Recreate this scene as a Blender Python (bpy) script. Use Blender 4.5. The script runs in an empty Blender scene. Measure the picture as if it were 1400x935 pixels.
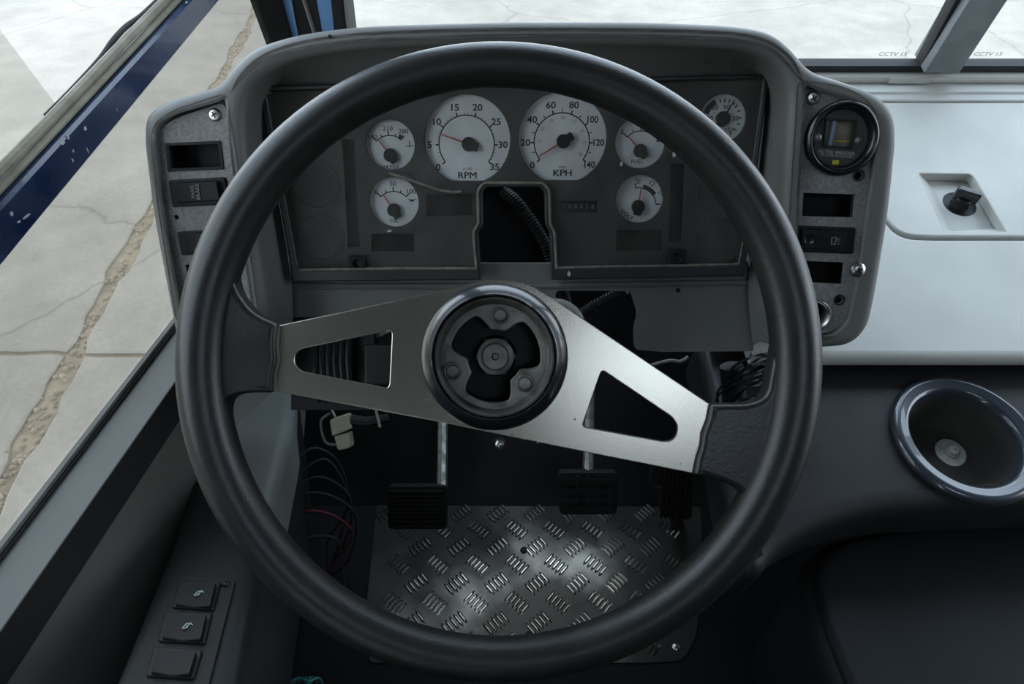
import bpy, bmesh, math, random
from mathutils import Vector, Matrix
from mathutils.geometry import tessellate_polygon
random.seed(7)
# ------------------------------------------------------------------ camera, world, exposure
SC = bpy.context.scene
COL = SC.collection
PITCH = math.radians(43); FPX = 1400 * 24 / 36; CAM = Vector((0, 0, 1.05))
cd = bpy.data.cameras.new('camera'); cd.lens = 24; cd.sensor_width = 36; cd.sensor_fit = 'HORIZONTAL'; cd.clip_start = .02
cam = bpy.data.objects.new('camera', cd); COL.objects.link(cam)
cam.location = CAM; cam.rotation_euler = (math.pi / 2 - PITCH, 0, 0)
SC.camera = cam
SC.view_settings.view_transform = 'Standard'; SC.view_settings.look = 'None'
SC.view_settings.gamma = 1; SC.view_settings.use_curve_mapping = False
SC.view_settings.exposure = 0.0
W = bpy.data.worlds.new('sky'); SC.world = W; W.use_nodes = True
nt = W.node_tree; nt.nodes.clear()
tc = nt.nodes.new('ShaderNodeTexCoord'); sx = nt.nodes.new('ShaderNodeSeparateXYZ')
cr = nt.nodes.new('ShaderNodeValToRGB'); bg = nt.nodes.new('ShaderNodeBackground'); wo = nt.nodes.new('ShaderNodeOutputWorld')
cr.color_ramp.elements[0].position = 0.0; cr.color_ramp.elements[0].color = (0.84, 0.92, 1.0, 1)
cr.color_ramp.elements[1].position = 0.75; cr.color_ramp.elements[1].color = (0.66, 0.82, 1.0, 1)
nt.links.new(tc.outputs['Generated'], sx.inputs[0]); nt.links.new(sx.outputs['Z'], cr.inputs[0])
nt.links.new(cr.outputs[0], bg.inputs[0]); nt.links.new(bg.outputs[0], wo.inputs[0])
bg.inputs[1].default_value = 4.6

# ------------------------------------------------------------------ helpers
FWD = Vector((0, math.cos(PITCH), -math.sin(PITCH))); UPV = Vector((0, math.sin(PITCH), math.cos(PITCH))); RGT = Vector((1, 0, 0))
def ray(px, py): return FWD + RGT * ((px - 700) / FPX) - UPV * ((py - 467.5) / FPX)
def pt(px, py, d): return CAM + ray(px, py) * d
def hz(px, py, z):
    r = ray(px, py); return CAM + r * ((z - CAM.z) / r.z)
class Frame:
    def __init__(s, o, x, y):
        s.o = Vector(o); s.x = Vector(x).normalized(); y = Vector(y); y = (y - s.x * y.dot(s.x)).normalized()
        s.y = y; s.z = s.x.cross(y)
        s.M = Matrix(((s.x.x, s.y.x, s.z.x, s.o.x), (s.x.y, s.y.y, s.z.y, s.o.y), (s.x.z, s.y.z, s.z.z, s.o.z), (0, 0, 0, 1)))
    def l(s, px, py, z=0):
        r = ray(px, py); t = (s.z.dot(s.o - CAM) + z) / s.z.dot(r)
        p = CAM + r * t - s.o
        return (p.dot(s.x), p.dot(s.y))
    def ls(s, pts, z=0): return [s.l(p[0], p[1], z) for p in pts]
    def w(s, u, v, z=0): return s.o + s.x * u + s.y * v + s.z * z
    def loc(s, p):
        p = Vector(p) - s.o; return Vector((p.dot(s.x), p.dot(s.y), p.dot(s.z)))
WORLD = Frame((0, 0, 0), (1, 0, 0), (0, 1, 0))

def rp(pts, n=5):
    out = []; N = len(pts)
    for i, p in enumerate(pts):
        r = p[2] if len(p) > 2 else 0
        P = Vector(p[:2])
        if r <= 0: out.append((P.x, P.y)); continue
        A = Vector(pts[i - 1][:2]); B = Vector(pts[(i + 1) % N][:2])
        da = min(r, (A - P).length * .49); db = min(r, (B - P).length * .49)
        a = P + (A - P).normalized() * da; b = P + (B - P).normalized() * db
        for k in range(n + 1):
            t = k / n; q = a * (1 - t) ** 2 + P * 2 * t * (1 - t) + b * t * t
            out.append((q.x, q.y))
    return out
def area(l): return sum(l[i - 1][0] * l[i][1] - l[i][0] * l[i - 1][1] for i in range(len(l))) / 2
def ccw(l): return list(l) if area(l) > 0 else list(reversed(l))
def offset(l, d):
    if abs(d) < 1e-9: return list(l)
    N = len(l); out = []
    for i in range(N):
        a = Vector(l[i - 1]); p = Vector(l[i]); b = Vector(l[(i + 1) % N])
        e1 = (p - a); e2 = (b - p)
        if e1.length < 1e-9: e1 = e2
        if e2.length < 1e-9: e2 = e1
        e1.normalize(); e2.normalize()
        n1 = Vector((-e1.y, e1.x)); n2 = Vector((-e2.y, e2.x)); m = n1 + n2
        if m.length < 1e-6: m = n1
        m.normalize(); k = 1 / max(.5, m.dot(n1))
        q = p + m * d * k; out.append((q.x, q.y))
    return out
def circ(cx, cy, r, n=32, ry=None): return [(cx + r * math.cos(2 * math.pi * k / n), cy + (ry or r) * math.sin(2 * math.pi * k / n)) for k in range(n)]
def rect(x0, y0, x1, y1, r=0, n=4): return rp([(x0, y0, r), (x1, y0, r), (x1, y1, r), (x0, y1, r)], n)

class MB:
    def __init__(s): s.v = []; s.f = []
    def add(s, vs, fs):
        b = len(s.v); s.v += [tuple(x) for x in vs]; s.f += [tuple(i + b for i in f) for f in fs]
    def loft(s, loops, close=True):
        n = len(loops[0]); vs = [p for l in loops for p in l]; fs = []
        for k in range(len(loops) - 1):
            for i in range(n if close else n - 1):
                j = (i + 1) % n; fs.append((k * n + i, k * n + j, (k + 1) * n + j, (k + 1) * n + i))
        s.add(vs, fs); return s
    def fill(s, outer, z, holes=()):
        loops = [[Vector((p[0], p[1], 0)) for p in outer]] + [[Vector((p[0], p[1], 0)) for p in h] for h in holes]
        tri = tessellate_polygon(loops); flat = [p for l in loops for p in l]
        zz = z if callable(z) else (lambda x, y: z)
        s.add([(p.x, p.y, zz(p.x, p.y)) for p in flat], tri); return s
    def slab(s, loop, z0, z1, r=0, holes=(), hr=0, seg=3, bottom=True, top=True):
        loop = ccw(loop); holes = [ccw(h) for h in holes]
        L = [[(x, y, z0) for x, y in loop], [(x, y, z1 - r) for x, y in loop]]
        for k in range(1, seg + 1):
            if r <= 0: break
            t = math.pi / 2 * k / seg
            L.append([(x, y, z1 - r + r * math.sin(t)) for x, y in offset(loop, r * (1 - math.cos(t)))])
        if r > 0: L.append([(x, y, z1) for x, y in offset(loop, r * 1.25)])
        s.loft(L)
        for h in holes:
            H = [[(x, y, z1) for x, y in offset(h, -hr * 1.4)]] if hr > 0 else []
            for k in range(seg + 1):
                if hr <= 0: break
                t = math.pi / 2 * (1 - k / seg)
                H.append([(x, y, z1 - hr + hr * math.sin(t)) for x, y in offset(h, -hr * (1 - math.cos(t)))])
            if hr <= 0: H.append([(x, y, z1) for x, y in h])
            H.append([(x, y, z0) for x, y in h]); s.loft(H)
        if top: s.fill(offset(loop, r * 1.25), z1, [offset(h, -hr * 1.4) for h in holes])
        if bottom: s.fill(loop, z0, holes)
        return s
    def lathe(s, prof, cx=0, cy=0, n=40, cap0=False, cap1=False):
        L = [[(cx + r * math.cos(2 * math.pi * k / n), cy + r * math.sin(2 * math.pi * k / n), z) for k in range(n)] for r, z in prof]
        s.loft(L)
        if cap0: s.add(L[0], [tuple(range(n))])
        if cap1: s.add(L[-1], [tuple(range(n))])
        return s
    def box(s, c, d, rot=0):
        cx, cy, cz = c; hx, hy, hz_ = d[0] / 2, d[1] / 2, d[2] / 2; ca, sa = math.cos(rot), math.sin(rot); vs = []
        for z in (-hz_, hz_):
            for x, y in ((-hx, -hy), (hx, -hy), (hx, hy), (-hx, hy)): vs.append((cx + x * ca - y * sa, cy + x * sa + y * ca, cz + z))
        s.add(vs, [(3, 2, 1, 0), (4, 5, 6, 7), (0, 1, 5, 4), (1, 2, 6, 5), (2, 3, 7, 6), (3, 0, 4, 7)]); return s
    def hexa(s, a, b):   # two quads of 3-d points
        s.add(list(a) + list(b), [(3, 2, 1, 0), (4, 5, 6, 7), (0, 1, 5, 4), (1, 2, 6, 5), (2, 3, 7, 6), (3, 0, 4, 7)]); return s
    def tube(s, pts, r, n=10, cap=True):
        pts = [Vector(p) for p in pts]; L = []; N = len(pts)
        rr = r if isinstance(r, (list, tuple)) else [r] * N
        t0 = (pts[1] - pts[0]).normalized(); u = t0.orthogonal().normalized()
        for i, p in enumerate(pts):
            t = (pts[min(i + 1, N - 1)] - pts[max(i - 1, 0)]).normalized()
            u = (u - t * u.dot(t)).normalized(); v = t.cross(u)
            L.append([p + (u * math.cos(2 * math.pi * k / n) + v * math.sin(2 * math.pi * k / n)) * rr[i] for k in range(n)])
        s.loft(L)
        if cap: s.add(L[0], [tuple(range(n))]); s.add(L[-1], [tuple(range(n))])
        return s
    def text(s, body, size, cx, cy, z, rot=0, bold=0, sx=1.0, ext=.00012):
        cu = bpy.data.curves.new('t', 'FONT'); cu.body = body; cu.size = size; cu.align_x = 'CENTER'; cu.align_y = 'CENTER'
        cu.extrude = ext; cu.offset = bold * size; cu.resolution_u = 3
        ob = bpy.data.objects.new('t', cu); me = ob.to_mesh(); ca, sa = math.cos(rot), math.sin(rot)
        vs = [(cx + v.co.x * sx * ca - v.co.y * sa, cy + v.co.x * sx * sa + v.co.y * ca, z + v.co.z) for v in me.vertices]
        s.add(vs, [tuple(p.vertices) for p in me.polygons])
        ob.to_mesh_clear(); bpy.data.objects.remove(ob); bpy.data.curves.remove(cu); return s
    def moved(s, fn): s.v = [tuple(fn(Vector(v))) for v in s.v]; return s
def spline(pts, n=8):
    P = [Vector(p) for p in pts]; P = [P[0] * 2 - P[1]] + P + [P[-1] * 2 - P[-2]]; out = []
    for i in range(1, len(P) - 2):
        for k in range(n):
            t = k / n; a, b, c, d = P[i - 1:i + 3]
            out.append(.5 * ((2 * b) + (c - a) * t + (2 * a - 5 * b + 4 * c - d) * t * t + (3 * b - a - 3 * c + d) * t ** 3))
    out.append(P[-2]); return out

WM = {}
def _link(o, M, parent):
    COL.objects.link(o); WM[o.name] = M.copy()
    if parent is not None:
        o.parent = parent; o.matrix_basis = WM[parent.name].inverted() @ M
    else: o.matrix_basis = M
def tag(o, label=None, cat=None, group=None, kind=None):
    if label: o['label'] = label
    if cat: o['category'] = cat
    if group: o['group'] = group
    if kind: o['kind'] = kind
    return o
def thing(name, label, cat, fr=WORLD, at=(0, 0, 0), group=None, kind=None):
    o = bpy.data.objects.new(name, None); o.empty_display_size = .02
    _link(o, fr.M @ Matrix.Translation(at), None); return tag(o, label, cat, group, kind)
def part(name, mb, mat, parent=None, fr=WORLD, smooth=35, label=None, cat=None, group=None, kind=None):
    bm = bmesh.new(); vs = [bm.verts.new(v) for v in mb.v]
    for f in mb.f:
        try: bm.faces.new([vs[i] for i in f])
        except ValueError: pass
    bmesh.ops.remove_doubles(bm, verts=bm.verts, dist=1e-5)
    bmesh.ops.recalc_face_normals(bm, faces=bm.faces)
    lo = Vector([min(v.co[i] for v in bm.verts) for i in range(3)]); hi = Vector([max(v.co[i] for v in bm.verts) for i in range(3)])
    c = (lo + hi) / 2; lim = math.radians(smooth)
    for v in bm.verts: v.co -= c
    for f in bm.faces: f.smooth = smooth > 0
    for e in bm.edges:
        if len(e.link_faces) == 2 and e.calc_face_angle(0) > lim: e.smooth = False
    me = bpy.data.meshes.new(name); bm.to_mesh(me); bm.free(); me.materials.append(mat)
    o = bpy.data.objects.new(name, me); _link(o, fr.M @ Matrix.Translation(c), parent)
    if kind is None and name in ('numerals', 'inner_numerals', 'scale_ticks', 'warning_marks', 'legend', 'lettering', 'digits', 'glass_marking', 'scrape', 'oil_can_icon', 'pump_icon', 'unit_lettering', 'small_lettering'): kind = 'stuff'
    return tag(o, label, cat, group, kind)

# ------------------------------------------------------------------ materials
def mat(name, c, rough=.5, metal=0, c2=None, scale=20, bump=0, bscale=300, rvar=0, spec=.5, detail=4, lo=.35, hi=.65, coat=0, bdist=.001):
    m = bpy.data.materials.new(name); m.use_nodes = True; n = m.node_tree; b = n.nodes['Principled BSDF']
    b.inputs['Base Color'].default_value = (*c, 1); b.inputs['Roughness'].default_value = rough; b.inputs['Metallic'].default_value = metal
    b.inputs['Specular IOR Level'].default_value = spec; b.inputs['Coat Weight'].default_value = coat
    t = n.nodes.new('ShaderNodeTexCoord')
    if c2 or rvar:
        nz = n.nodes.new('ShaderNodeTexNoise'); nz.inputs['Scale'].default_value = scale; nz.inputs['Detail'].default_value = detail
        n.links.new(t.outputs['Object'], nz.inputs['Vector'])
        mr = n.nodes.new('ShaderNodeMapRange'); mr.inputs[1].default_value = lo; mr.inputs[2].default_value = hi
        n.links.new(nz.outputs['Fac'], mr.inputs[0])
        if c2:
            mx = n.nodes.new('ShaderNodeMix'); mx.data_type = 'RGBA'; mx.inputs[6].default_value = (*c, 1); mx.inputs[7].default_value = (*c2, 1)
            n.links.new(mr.outputs[0], mx.inputs[0]); n.links.new(mx.outputs[2], b.inputs['Base Color'])
        if rvar:
            m2 = n.nodes.new('ShaderNodeMapRange'); m2.inputs[3].default_value = rough - rvar; m2.inputs[4].default_value = rough + rvar
            n.links.new(mr.outputs[0], m2.inputs[0]); n.links.new(m2.outputs[0], b.inputs['Roughness'])
    if bump:
        nb = n.nodes.new('ShaderNodeTexNoise'); nb.inputs['Scale'].default_value = bscale; nb.inputs['Detail'].default_value = 3
        n.links.new(t.outputs['Object'], nb.inputs['Vector'])
        bp = n.nodes.new('ShaderNodeBump'); bp.inputs['Strength'].default_value = bump; bp.inputs['Distance'].default_value = bdist
        n.links.new(nb.outputs['Fac'], bp.inputs['Height']); n.links.new(bp.outputs[0], b.inputs['Normal'])
    return m
def glass(name, tint=(1, 1, 1), refl=.06, dust=0, dustc=(.5, .48, .42)):
    m = bpy.data.materials.new(name); m.use_nodes = True; n = m.node_tree; n.nodes.clear()
    o = n.nodes.new('ShaderNodeOutputMaterial'); tr = n.nodes.new('ShaderNodeBsdfTransparent'); gl = n.nodes.new('ShaderNodeBsdfGlossy')
    tr.inputs[0].default_value = (*tint, 1); gl.inputs['Roughness'].default_value = .03; mx = n.nodes.new('ShaderNodeMixShader')
    lw = n.nodes.new('ShaderNodeLayerWeight'); lw.inputs['Blend'].default_value = refl
    n.links.new(lw.outputs['Fresnel'], mx.inputs[0]); n.links.new(tr.outputs[0], mx.inputs[1]); n.links.new(gl.outputs[0], mx.inputs[2])
    last = mx
    if dust:
        df = n.nodes.new('ShaderNodeBsdfDiffuse'); df.inputs[0].default_value = (*dustc, 1); m2 = n.nodes.new('ShaderNodeMixShader')
        t = n.nodes.new('ShaderNodeTexCoord'); nz = n.nodes.new('ShaderNodeTexNoise'); nz.inputs['Scale'].default_value = 25; nz.inputs['Detail'].default_value = 6
        mr = n.nodes.new('ShaderNodeMapRange'); mr.inputs[1].default_value = .4; mr.inputs[2].default_value = .75; mr.inputs[3].default_value = dust * .3; mr.inputs[4].default_value = dust
        n.links.new(t.outputs['Object'], nz.inputs[0]); n.links.new(nz.outputs[0], mr.inputs[0]); n.links.new(mr.outputs[0], m2.inputs[0])
        n.links.new(mx.outputs[0], m2.inputs[1]); n.links.new(df.outputs[0], m2.inputs[2]); last = m2
    n.links.new(last.outputs[0], o.inputs[0]); return m
GREY = mat('grey_moulded_plastic', (0.4372, 0.4343, 0.3997), .5, c2=(0.3802, 0.3795, 0.3514), scale=6, bump=.15, bscale=500, rvar=.06)
PODG = mat('pod_grey_plastic', (0.1405, 0.14, 0.1281), .5, c2=(0.1158, 0.1164, 0.1067), scale=9, bump=.15, bscale=600, rvar=.06)
PANEL = mat('speckled_panel', (0.2528, 0.2479, 0.2411), .55, c2=(0.1516, 0.1499, 0.1467), scale=420, bump=.3, bscale=700)
PDARK = mat('charcoal_plastic', (0.01636, 0.01587, 0.0154), .42, c2=(0.01169, 0.01115, 0.01078), scale=12, bump=.15, bscale=600, rvar=.08, spec=.3)
BLACK = mat('black_plastic', (0.0072, 0.0072, 0.0078), .45, bump=.1, bscale=500, spec=.25)
GLOSSBLACK = mat('glossy_black', (0.0084, 0.0084, 0.0098), .25)
SIDEM = mat('side_console_grey', (0.01232, 0.01306, 0.01282), .5, c2=(0.01047, 0.01109, 0.01084), scale=6, bump=.15, bscale=500, spec=.25)
HUBP = mat('hub_ring_gloss', (.008, .009, .012), .3, coat=.6)
ROCK = mat('rocker_black', (0.00672, 0.00672, 0.00714), .5, bump=.1, bscale=500, spec=.25)
RUBBER = mat('black_rubber', (0.0072, 0.0072, 0.0078), .7)
RIM = mat('worn_black_grip', (0.01309, 0.01276, 0.01247), .36, c2=(0.01771, 0.0169, 0.01525), scale=30, bump=.35, bscale=420, rvar=.02, bdist=.0005, spec=.5)
STEEL = mat('brushed_steel', (0.5803, 0.5335, 0.4493), .27, 1, c2=(0.468, 0.4259, 0.3557), scale=9, bump=.04, bscale=900, rvar=.012, lo=.1, hi=.9, detail=2)
DULL = mat('dull_grimy_metal', (0.264, 0.252, 0.228), .45, .7, c2=(0.12, 0.114, 0.102), scale=60, rvar=.12)
BRIGHT = mat('zinc_screw', (0.496, 0.488, 0.464), .3, 1)
ZINC = mat('zinc_washer', (0.68, 0.6664, 0.5848), .42, .25, c2=(0.4896, 0.476, 0.408), scale=80)
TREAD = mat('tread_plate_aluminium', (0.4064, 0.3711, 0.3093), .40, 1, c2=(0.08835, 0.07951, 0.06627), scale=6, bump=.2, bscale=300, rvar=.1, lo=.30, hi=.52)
DIAL = mat('silver_dial_face', (0.5522, 0.5591, 0.5522), .6, c2=(0.4831, 0.4901, 0.4831), scale=40)
INK = mat('dial_ink', (.012, .013, .015), .6)
FADEINK = mat('faded_dial_ink', (0.176, 0.18, 0.184), .6)
RED = mat('needle_red', (0.315, 0.042, 0.049), .5)
MASK = mat('cluster_mask', (0.016, 0.016, 0.016), .6, c2=(0.0248, 0.024, 0.0216), scale=18, bump=.1)
TAN = mat('dusty_edge', (0.18, 0.162, 0.126), .8, c2=(0.096, 0.087, 0.069), scale=90)
WHITEINK = mat('white_print', (0.315, 0.315, 0.308), .6)
BOWLM = mat('bowl_inside', (.055, .051, .044), .5, c2=(.035, .033, .03), scale=25)
BOWLR = mat('bowl_rim_gloss', (.03, .036, .046), .28, coat=.8)
FILM = mat('indicator_film', (.30, .27, .20), .3, c2=(.18, .15, .13), scale=60)
DIVM = mat('pillar_grey', (.17, .18, .185), .5, c2=(.13, .14, .145), scale=30)
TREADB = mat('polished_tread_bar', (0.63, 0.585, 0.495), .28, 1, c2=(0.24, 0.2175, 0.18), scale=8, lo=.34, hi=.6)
KNEE = mat('knee_panel_grey', (0.132, 0.1376, 0.1296), .45, c2=(0.112, 0.1176, 0.1104), scale=9, bump=.2, bscale=300)
MARKINK = mat('glass_mark_ink', (.42, .43, .44), .6)
DIMINK = mat('worn_white_print', (.16, .165, .165), .6)
TEALINK = mat('pale_icon_print', (.32, .40, .40), .6)
CLEAR = glass('clear_cover', (.96, .96, .96), .02, .05)
PANE = glass('window_glass', (.97, .98, .98), .04, .02)
TINTPANE = glass('dirty_lower_glass', (.74, .73, .71), .05, .06, (.6, .58, .54))
SLIDEPANE = glass('dusty_sliding_glass', (.88, .88, .86), .05, .10, (.6, .6, .56))
NAVY = mat('navy_paint', (.006, .016, .05), .25, c2=(.012, .03, .075), scale=16, rvar=.08, spec=.6, coat=.3)
SKYBLUE = mat('light_blue_paint', (.16, .34, .62), .4)
SCUFF = mat('paint_chip', (0.385, 0.406, 0.42), .7)
SEAL = mat('tan_window_seal', (0.27, 0.2475, 0.195), .75, c2=(0.18, 0.1613, 0.12), scale=40, bump=.3, bscale=120)
def painted_light_pool(m, cx, cy, rx, ry):
    # painted pool of light on the tread plate: dark layer outside a noisy ellipse
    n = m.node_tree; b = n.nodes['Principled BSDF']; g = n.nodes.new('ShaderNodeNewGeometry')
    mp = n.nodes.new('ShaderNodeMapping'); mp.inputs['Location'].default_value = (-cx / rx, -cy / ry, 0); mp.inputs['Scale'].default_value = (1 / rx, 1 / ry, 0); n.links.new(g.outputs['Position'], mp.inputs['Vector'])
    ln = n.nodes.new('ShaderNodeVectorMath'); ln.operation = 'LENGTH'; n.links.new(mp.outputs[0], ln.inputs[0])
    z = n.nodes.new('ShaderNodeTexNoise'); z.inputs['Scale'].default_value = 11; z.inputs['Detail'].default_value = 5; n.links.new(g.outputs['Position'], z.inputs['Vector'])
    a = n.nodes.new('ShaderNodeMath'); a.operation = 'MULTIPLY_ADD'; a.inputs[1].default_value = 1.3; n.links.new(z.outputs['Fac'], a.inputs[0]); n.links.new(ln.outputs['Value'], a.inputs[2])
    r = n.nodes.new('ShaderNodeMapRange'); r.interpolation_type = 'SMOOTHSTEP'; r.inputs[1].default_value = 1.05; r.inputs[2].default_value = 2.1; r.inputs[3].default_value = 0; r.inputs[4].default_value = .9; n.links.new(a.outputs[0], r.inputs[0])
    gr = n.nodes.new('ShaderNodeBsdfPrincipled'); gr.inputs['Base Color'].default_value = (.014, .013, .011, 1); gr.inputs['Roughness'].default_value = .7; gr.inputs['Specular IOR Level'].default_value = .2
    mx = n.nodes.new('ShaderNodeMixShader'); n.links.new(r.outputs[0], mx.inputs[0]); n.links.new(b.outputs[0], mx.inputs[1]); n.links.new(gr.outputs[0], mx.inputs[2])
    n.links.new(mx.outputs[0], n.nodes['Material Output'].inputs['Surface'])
painted_light_pool(TREAD, .03, .50, .17, .11); painted_light_pool(TREADB, .03, .50, .19, .125)
def concrete():
    m = bpy.data.materials.new('concrete'); m.use_nodes = True; n = m.node_tree; b = n.nodes['Principled BSDF']; b.inputs['Roughness'].default_value = .9
    g = n.nodes.new('ShaderNodeNewGeometry')
    def noise(sc, det, lo, hi, a, c):
        z = n.nodes.new('ShaderNodeTexNoise'); z.inputs['Scale'].default_value = sc; z.inputs['Detail'].default_value = det; n.links.new(g.outputs['Position'], z.inputs['Vector'])
        r = n.nodes.new('ShaderNodeMapRange'); r.inputs[1].default_value = lo; r.inputs[2].default_value = hi; r.inputs[3].default_value = a; r.inputs[4].default_value = c
        n.links.new(z.outputs['Fac'], r.inputs[0]); return r.outputs[0], z
    def mul(a, c):
        q = n.nodes.new('ShaderNodeMath'); q.operation = 'MULTIPLY'; n.links.new(a, q.inputs[0]); n.links.new(c, q.inputs[1]); return q.outputs[0]
    o1, z1 = noise(.9, 6, .35, .68, .80, 1.06); o2, z2 = noise(5, 8, .35, .7, .86, 1.04); o3, z3 = noise(70, 4, .3, .7, .9, 1.06)
    v = n.nodes.new('ShaderNodeTexVoronoi'); v.feature = 'DISTANCE_TO_EDGE'; v.inputs['Scale'].default_value = .55
    mx = n.nodes.new('ShaderNodeMix'); mx.data_type = 'VECTOR'; mx.inputs[0].default_value = .13; n.links.new(g.outputs['Position'], mx.inputs[4]); n.links.new(z2.outputs['Color'], mx.inputs[5]); n.links.new(mx.outputs[1], v.inputs['Vector'])
    cr = n.nodes.new('ShaderNodeMapRange'); cr.inputs[1].default_value = 0; cr.inputs[2].default_value = .006; cr.inputs[3].default_value = .72; cr.inputs[4].default_value = 1; n.links.new(v.outputs['Distance'], cr.inputs[0])
    f = mul(mul(mul(o1, o2), o3), cr.outputs[0])
    c = n.nodes.new('ShaderNodeMix'); c.data_type = 'RGBA'; c.inputs[6].default_value = (.02, .012, .004, 1); c.inputs[7].default_value = (.288, .250, .203, 1)
    n.links.new(f, c.inputs[0]); n.links.new(c.outputs[2], b.inputs['Base Color'])
    bp = n.nodes.new('ShaderNodeBump'); bp.inputs['Strength'].default_value = .3; bp.inputs['Distance'].default_value = .004; n.links.new(z3.outputs['Fac'], bp.inputs['Height']); n.links.new(bp.outputs[0], b.inputs['Normal'])
    return m
CONC = concrete()
DIRT = mat('joint_dirt', (0.26, 0.205, 0.14), .95, c2=(0.18, 0.14, 0.095), scale=14, bump=.6, bscale=90, detail=6, bdist=.01)
PEBBLE = mat('joint_gravel', (0.3542, 0.2926, 0.2156), .9, c2=(0.231, 0.1848, 0.1309), scale=9)
FLOORM = mat('floor_rubber', (0.00462, 0.00462, 0.004785), .6, c2=(0.0033, 0.0033, 0.0033), scale=8, bump=.2, bscale=200, spec=.15)
LINING = mat('cab_lining', (0.042, 0.042, 0.0408), .8)
BODYM = mat('bus_body_paint', (.03, .06, .14), .4)
IVORY = mat('ivory_connector', (0.3, 0.276, 0.198), .5)
REDW = mat('red_wire', (0.075, 0.0075, 0.0075), .5)
TEAL = mat('teal_cord', (0.01, 0.08, 0.085), .3, c2=(0.025, 0.15, 0.15), scale=200)
YELLOW = mat('yellow_flag', (0.45, 0.372, 0.03), .5)
WALLP = mat('wall_panel_grey', (0.1305, 0.1291, 0.1118), .6, c2=(0.1035, 0.1037, 0.08942), scale=5, bump=.15, bscale=400)
SILLM = mat('sill_grey', (0.1407, 0.1438, 0.1341), .45, c2=(0.1163, 0.1186, 0.1112), scale=6, bump=.1, bscale=500)

# ------------------------------------------------------------------ outside ground
GZ = -.75
jx = lambda y: -1.66 - .1 * (y - 1.8)
gr = thing('ground', 'pale concrete yard outside the bus windows', 'ground', at=(0, 0, GZ), kind='structure')
m = MB(); m.box((0, 10, GZ - .042), (60, 60, .06)); part('dirt_bed', m, DIRT, gr)
def slabpoly(pts): return MB().slab([(x, y) for x, y in pts], GZ - .05, GZ, .012, seg=2)
ys = [-18, -2.3, 1.86, 6.3, 11, 16, 40]
def wob(x): return .016 * math.sin(5.3 * x) + .008 * math.sin(13.7 * x + 1) + .004 * math.sin(31 * x)
def rough(x, y): return x + .012 * math.sin(y * 7.1) + .008 * math.sin(y * 19.7 + 1) + .004 * math.sin(y * 47)
for i in range(len(ys) - 1):
    a, b = ys[i] + .008, ys[i + 1] - .008
    n = 60; yy = [a + (b - a) * k / n for k in range(n + 1)]
    part('slab', slabpoly([(rough(jx(y) - .03, y), y) for y in yy[1:-1]] + [(jx(b) - .03 - q * .06, b + wob(q * .06)) for q in range(70)] + [(jx(a) - .03 - q * .06, a + wob(q * .06)) for q in range(69, -1, -1)]), CONC, gr)
    part('slab', slabpoly([(rough(jx(y) + .035, y + 3), y) for y in yy] + [(jx(b) + 14, b + .02 * math.sin(9)), (jx(a) + 14, a)]), CONC, gr)
    for dx0, dx1 in ((-8.8, -4.22), (-30, -8.82), (14.02, 22), (22.02, 30)):
        part('slab', slabpoly([(jx(a) + dx0, a), (jx(a) + dx1, a), (jx(b) + dx1, b), (jx(b) + dx0, b)]), CONC, gr)
m = MB()
for k in range(420):
    y = random.uniform(.9, 5.5); x = jx(y) + random.gauss(0, .028); r = random.uniform(.004, .013)
    m.lathe([(r * .3, GZ - .018), (r, GZ - .012), (r * .8, GZ - .012 + r * .7), (r * .2, GZ - .01 + r)], x, y, 6, cap1=True)
part('joint_gravel', m, PEBBLE, gr, kind='stuff')

# ------------------------------------------------------------------ bus shell
ZS = .47
a, b = hz(0, 759, ZS), hz(235, 451, ZS); c_, d_ = hz(0, 862, ZS), hz(237, 525, ZS)
T = (b - a).normalized()
WL = Frame(a, T, (0, 0, 1))                      # left wall plane, z towards the cab
wi = WL.loc(c_).z                                # sill depth
U0, U1 = -2.2, 0.86                              # along the wall
floor = part('floor', MB().slab([(-.75, -2.1), (1.86, -2.1), (1.86, .70), (-.42, .70)], -.04, 0), FLOORM, smooth=0, kind='structure', label='dark rubber cab floor under the steering wheel')
m = MB(); m.hexa([(-.3, .69, -.04), (1.86, .69, -.04), (1.86, .70, -.04), (-.3, .70, -.04)], [(-.3, .69, .0), (1.86, .69, .0), (1.86, .70, 0), (-.3, .70, 0)])
toe = part('wall_front', MB().hexa([(-.44, .695, 0), (1.86, .695, 0), (1.86, .72, -.04), (-.44, .72, -.04)], [(-.36, .93, .30), (1.86, .93, .30), (1.86, .96, .27), (-.36, .96, .27)])
            .hexa([(-.36, .93, .30), (1.86, .93, .30), (1.86, .96, .27), (-.36, .96, .27)], [(-.28, 1.13, .575), (1.86, 1.13, .575), (1.86, 1.16, .56), (-.28, 1.16, .56)])
            .hexa([(-.28, 1.135, -.5), (1.86, 1.135, -.5), (1.86, 1.165, -.5), (-.28, 1.165, -.5)], [(-.28, 1.135, .57), (1.86, 1.135, .57), (1.86, 1.165, .57), (-.28, 1.165, .57)]),
            BLACK, smooth=0, kind='structure', label='black sloping toe board and firewall behind the pedals')
wl = thing('wall_left', 'dark grey cab side wall below the driver window', 'wall', WL, kind='structure')
part('wall_panel', MB().slab(rect(U0, -.90, U1, -.045), -.05, wi - .006), WALLP, wl, WL, 0)
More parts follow.
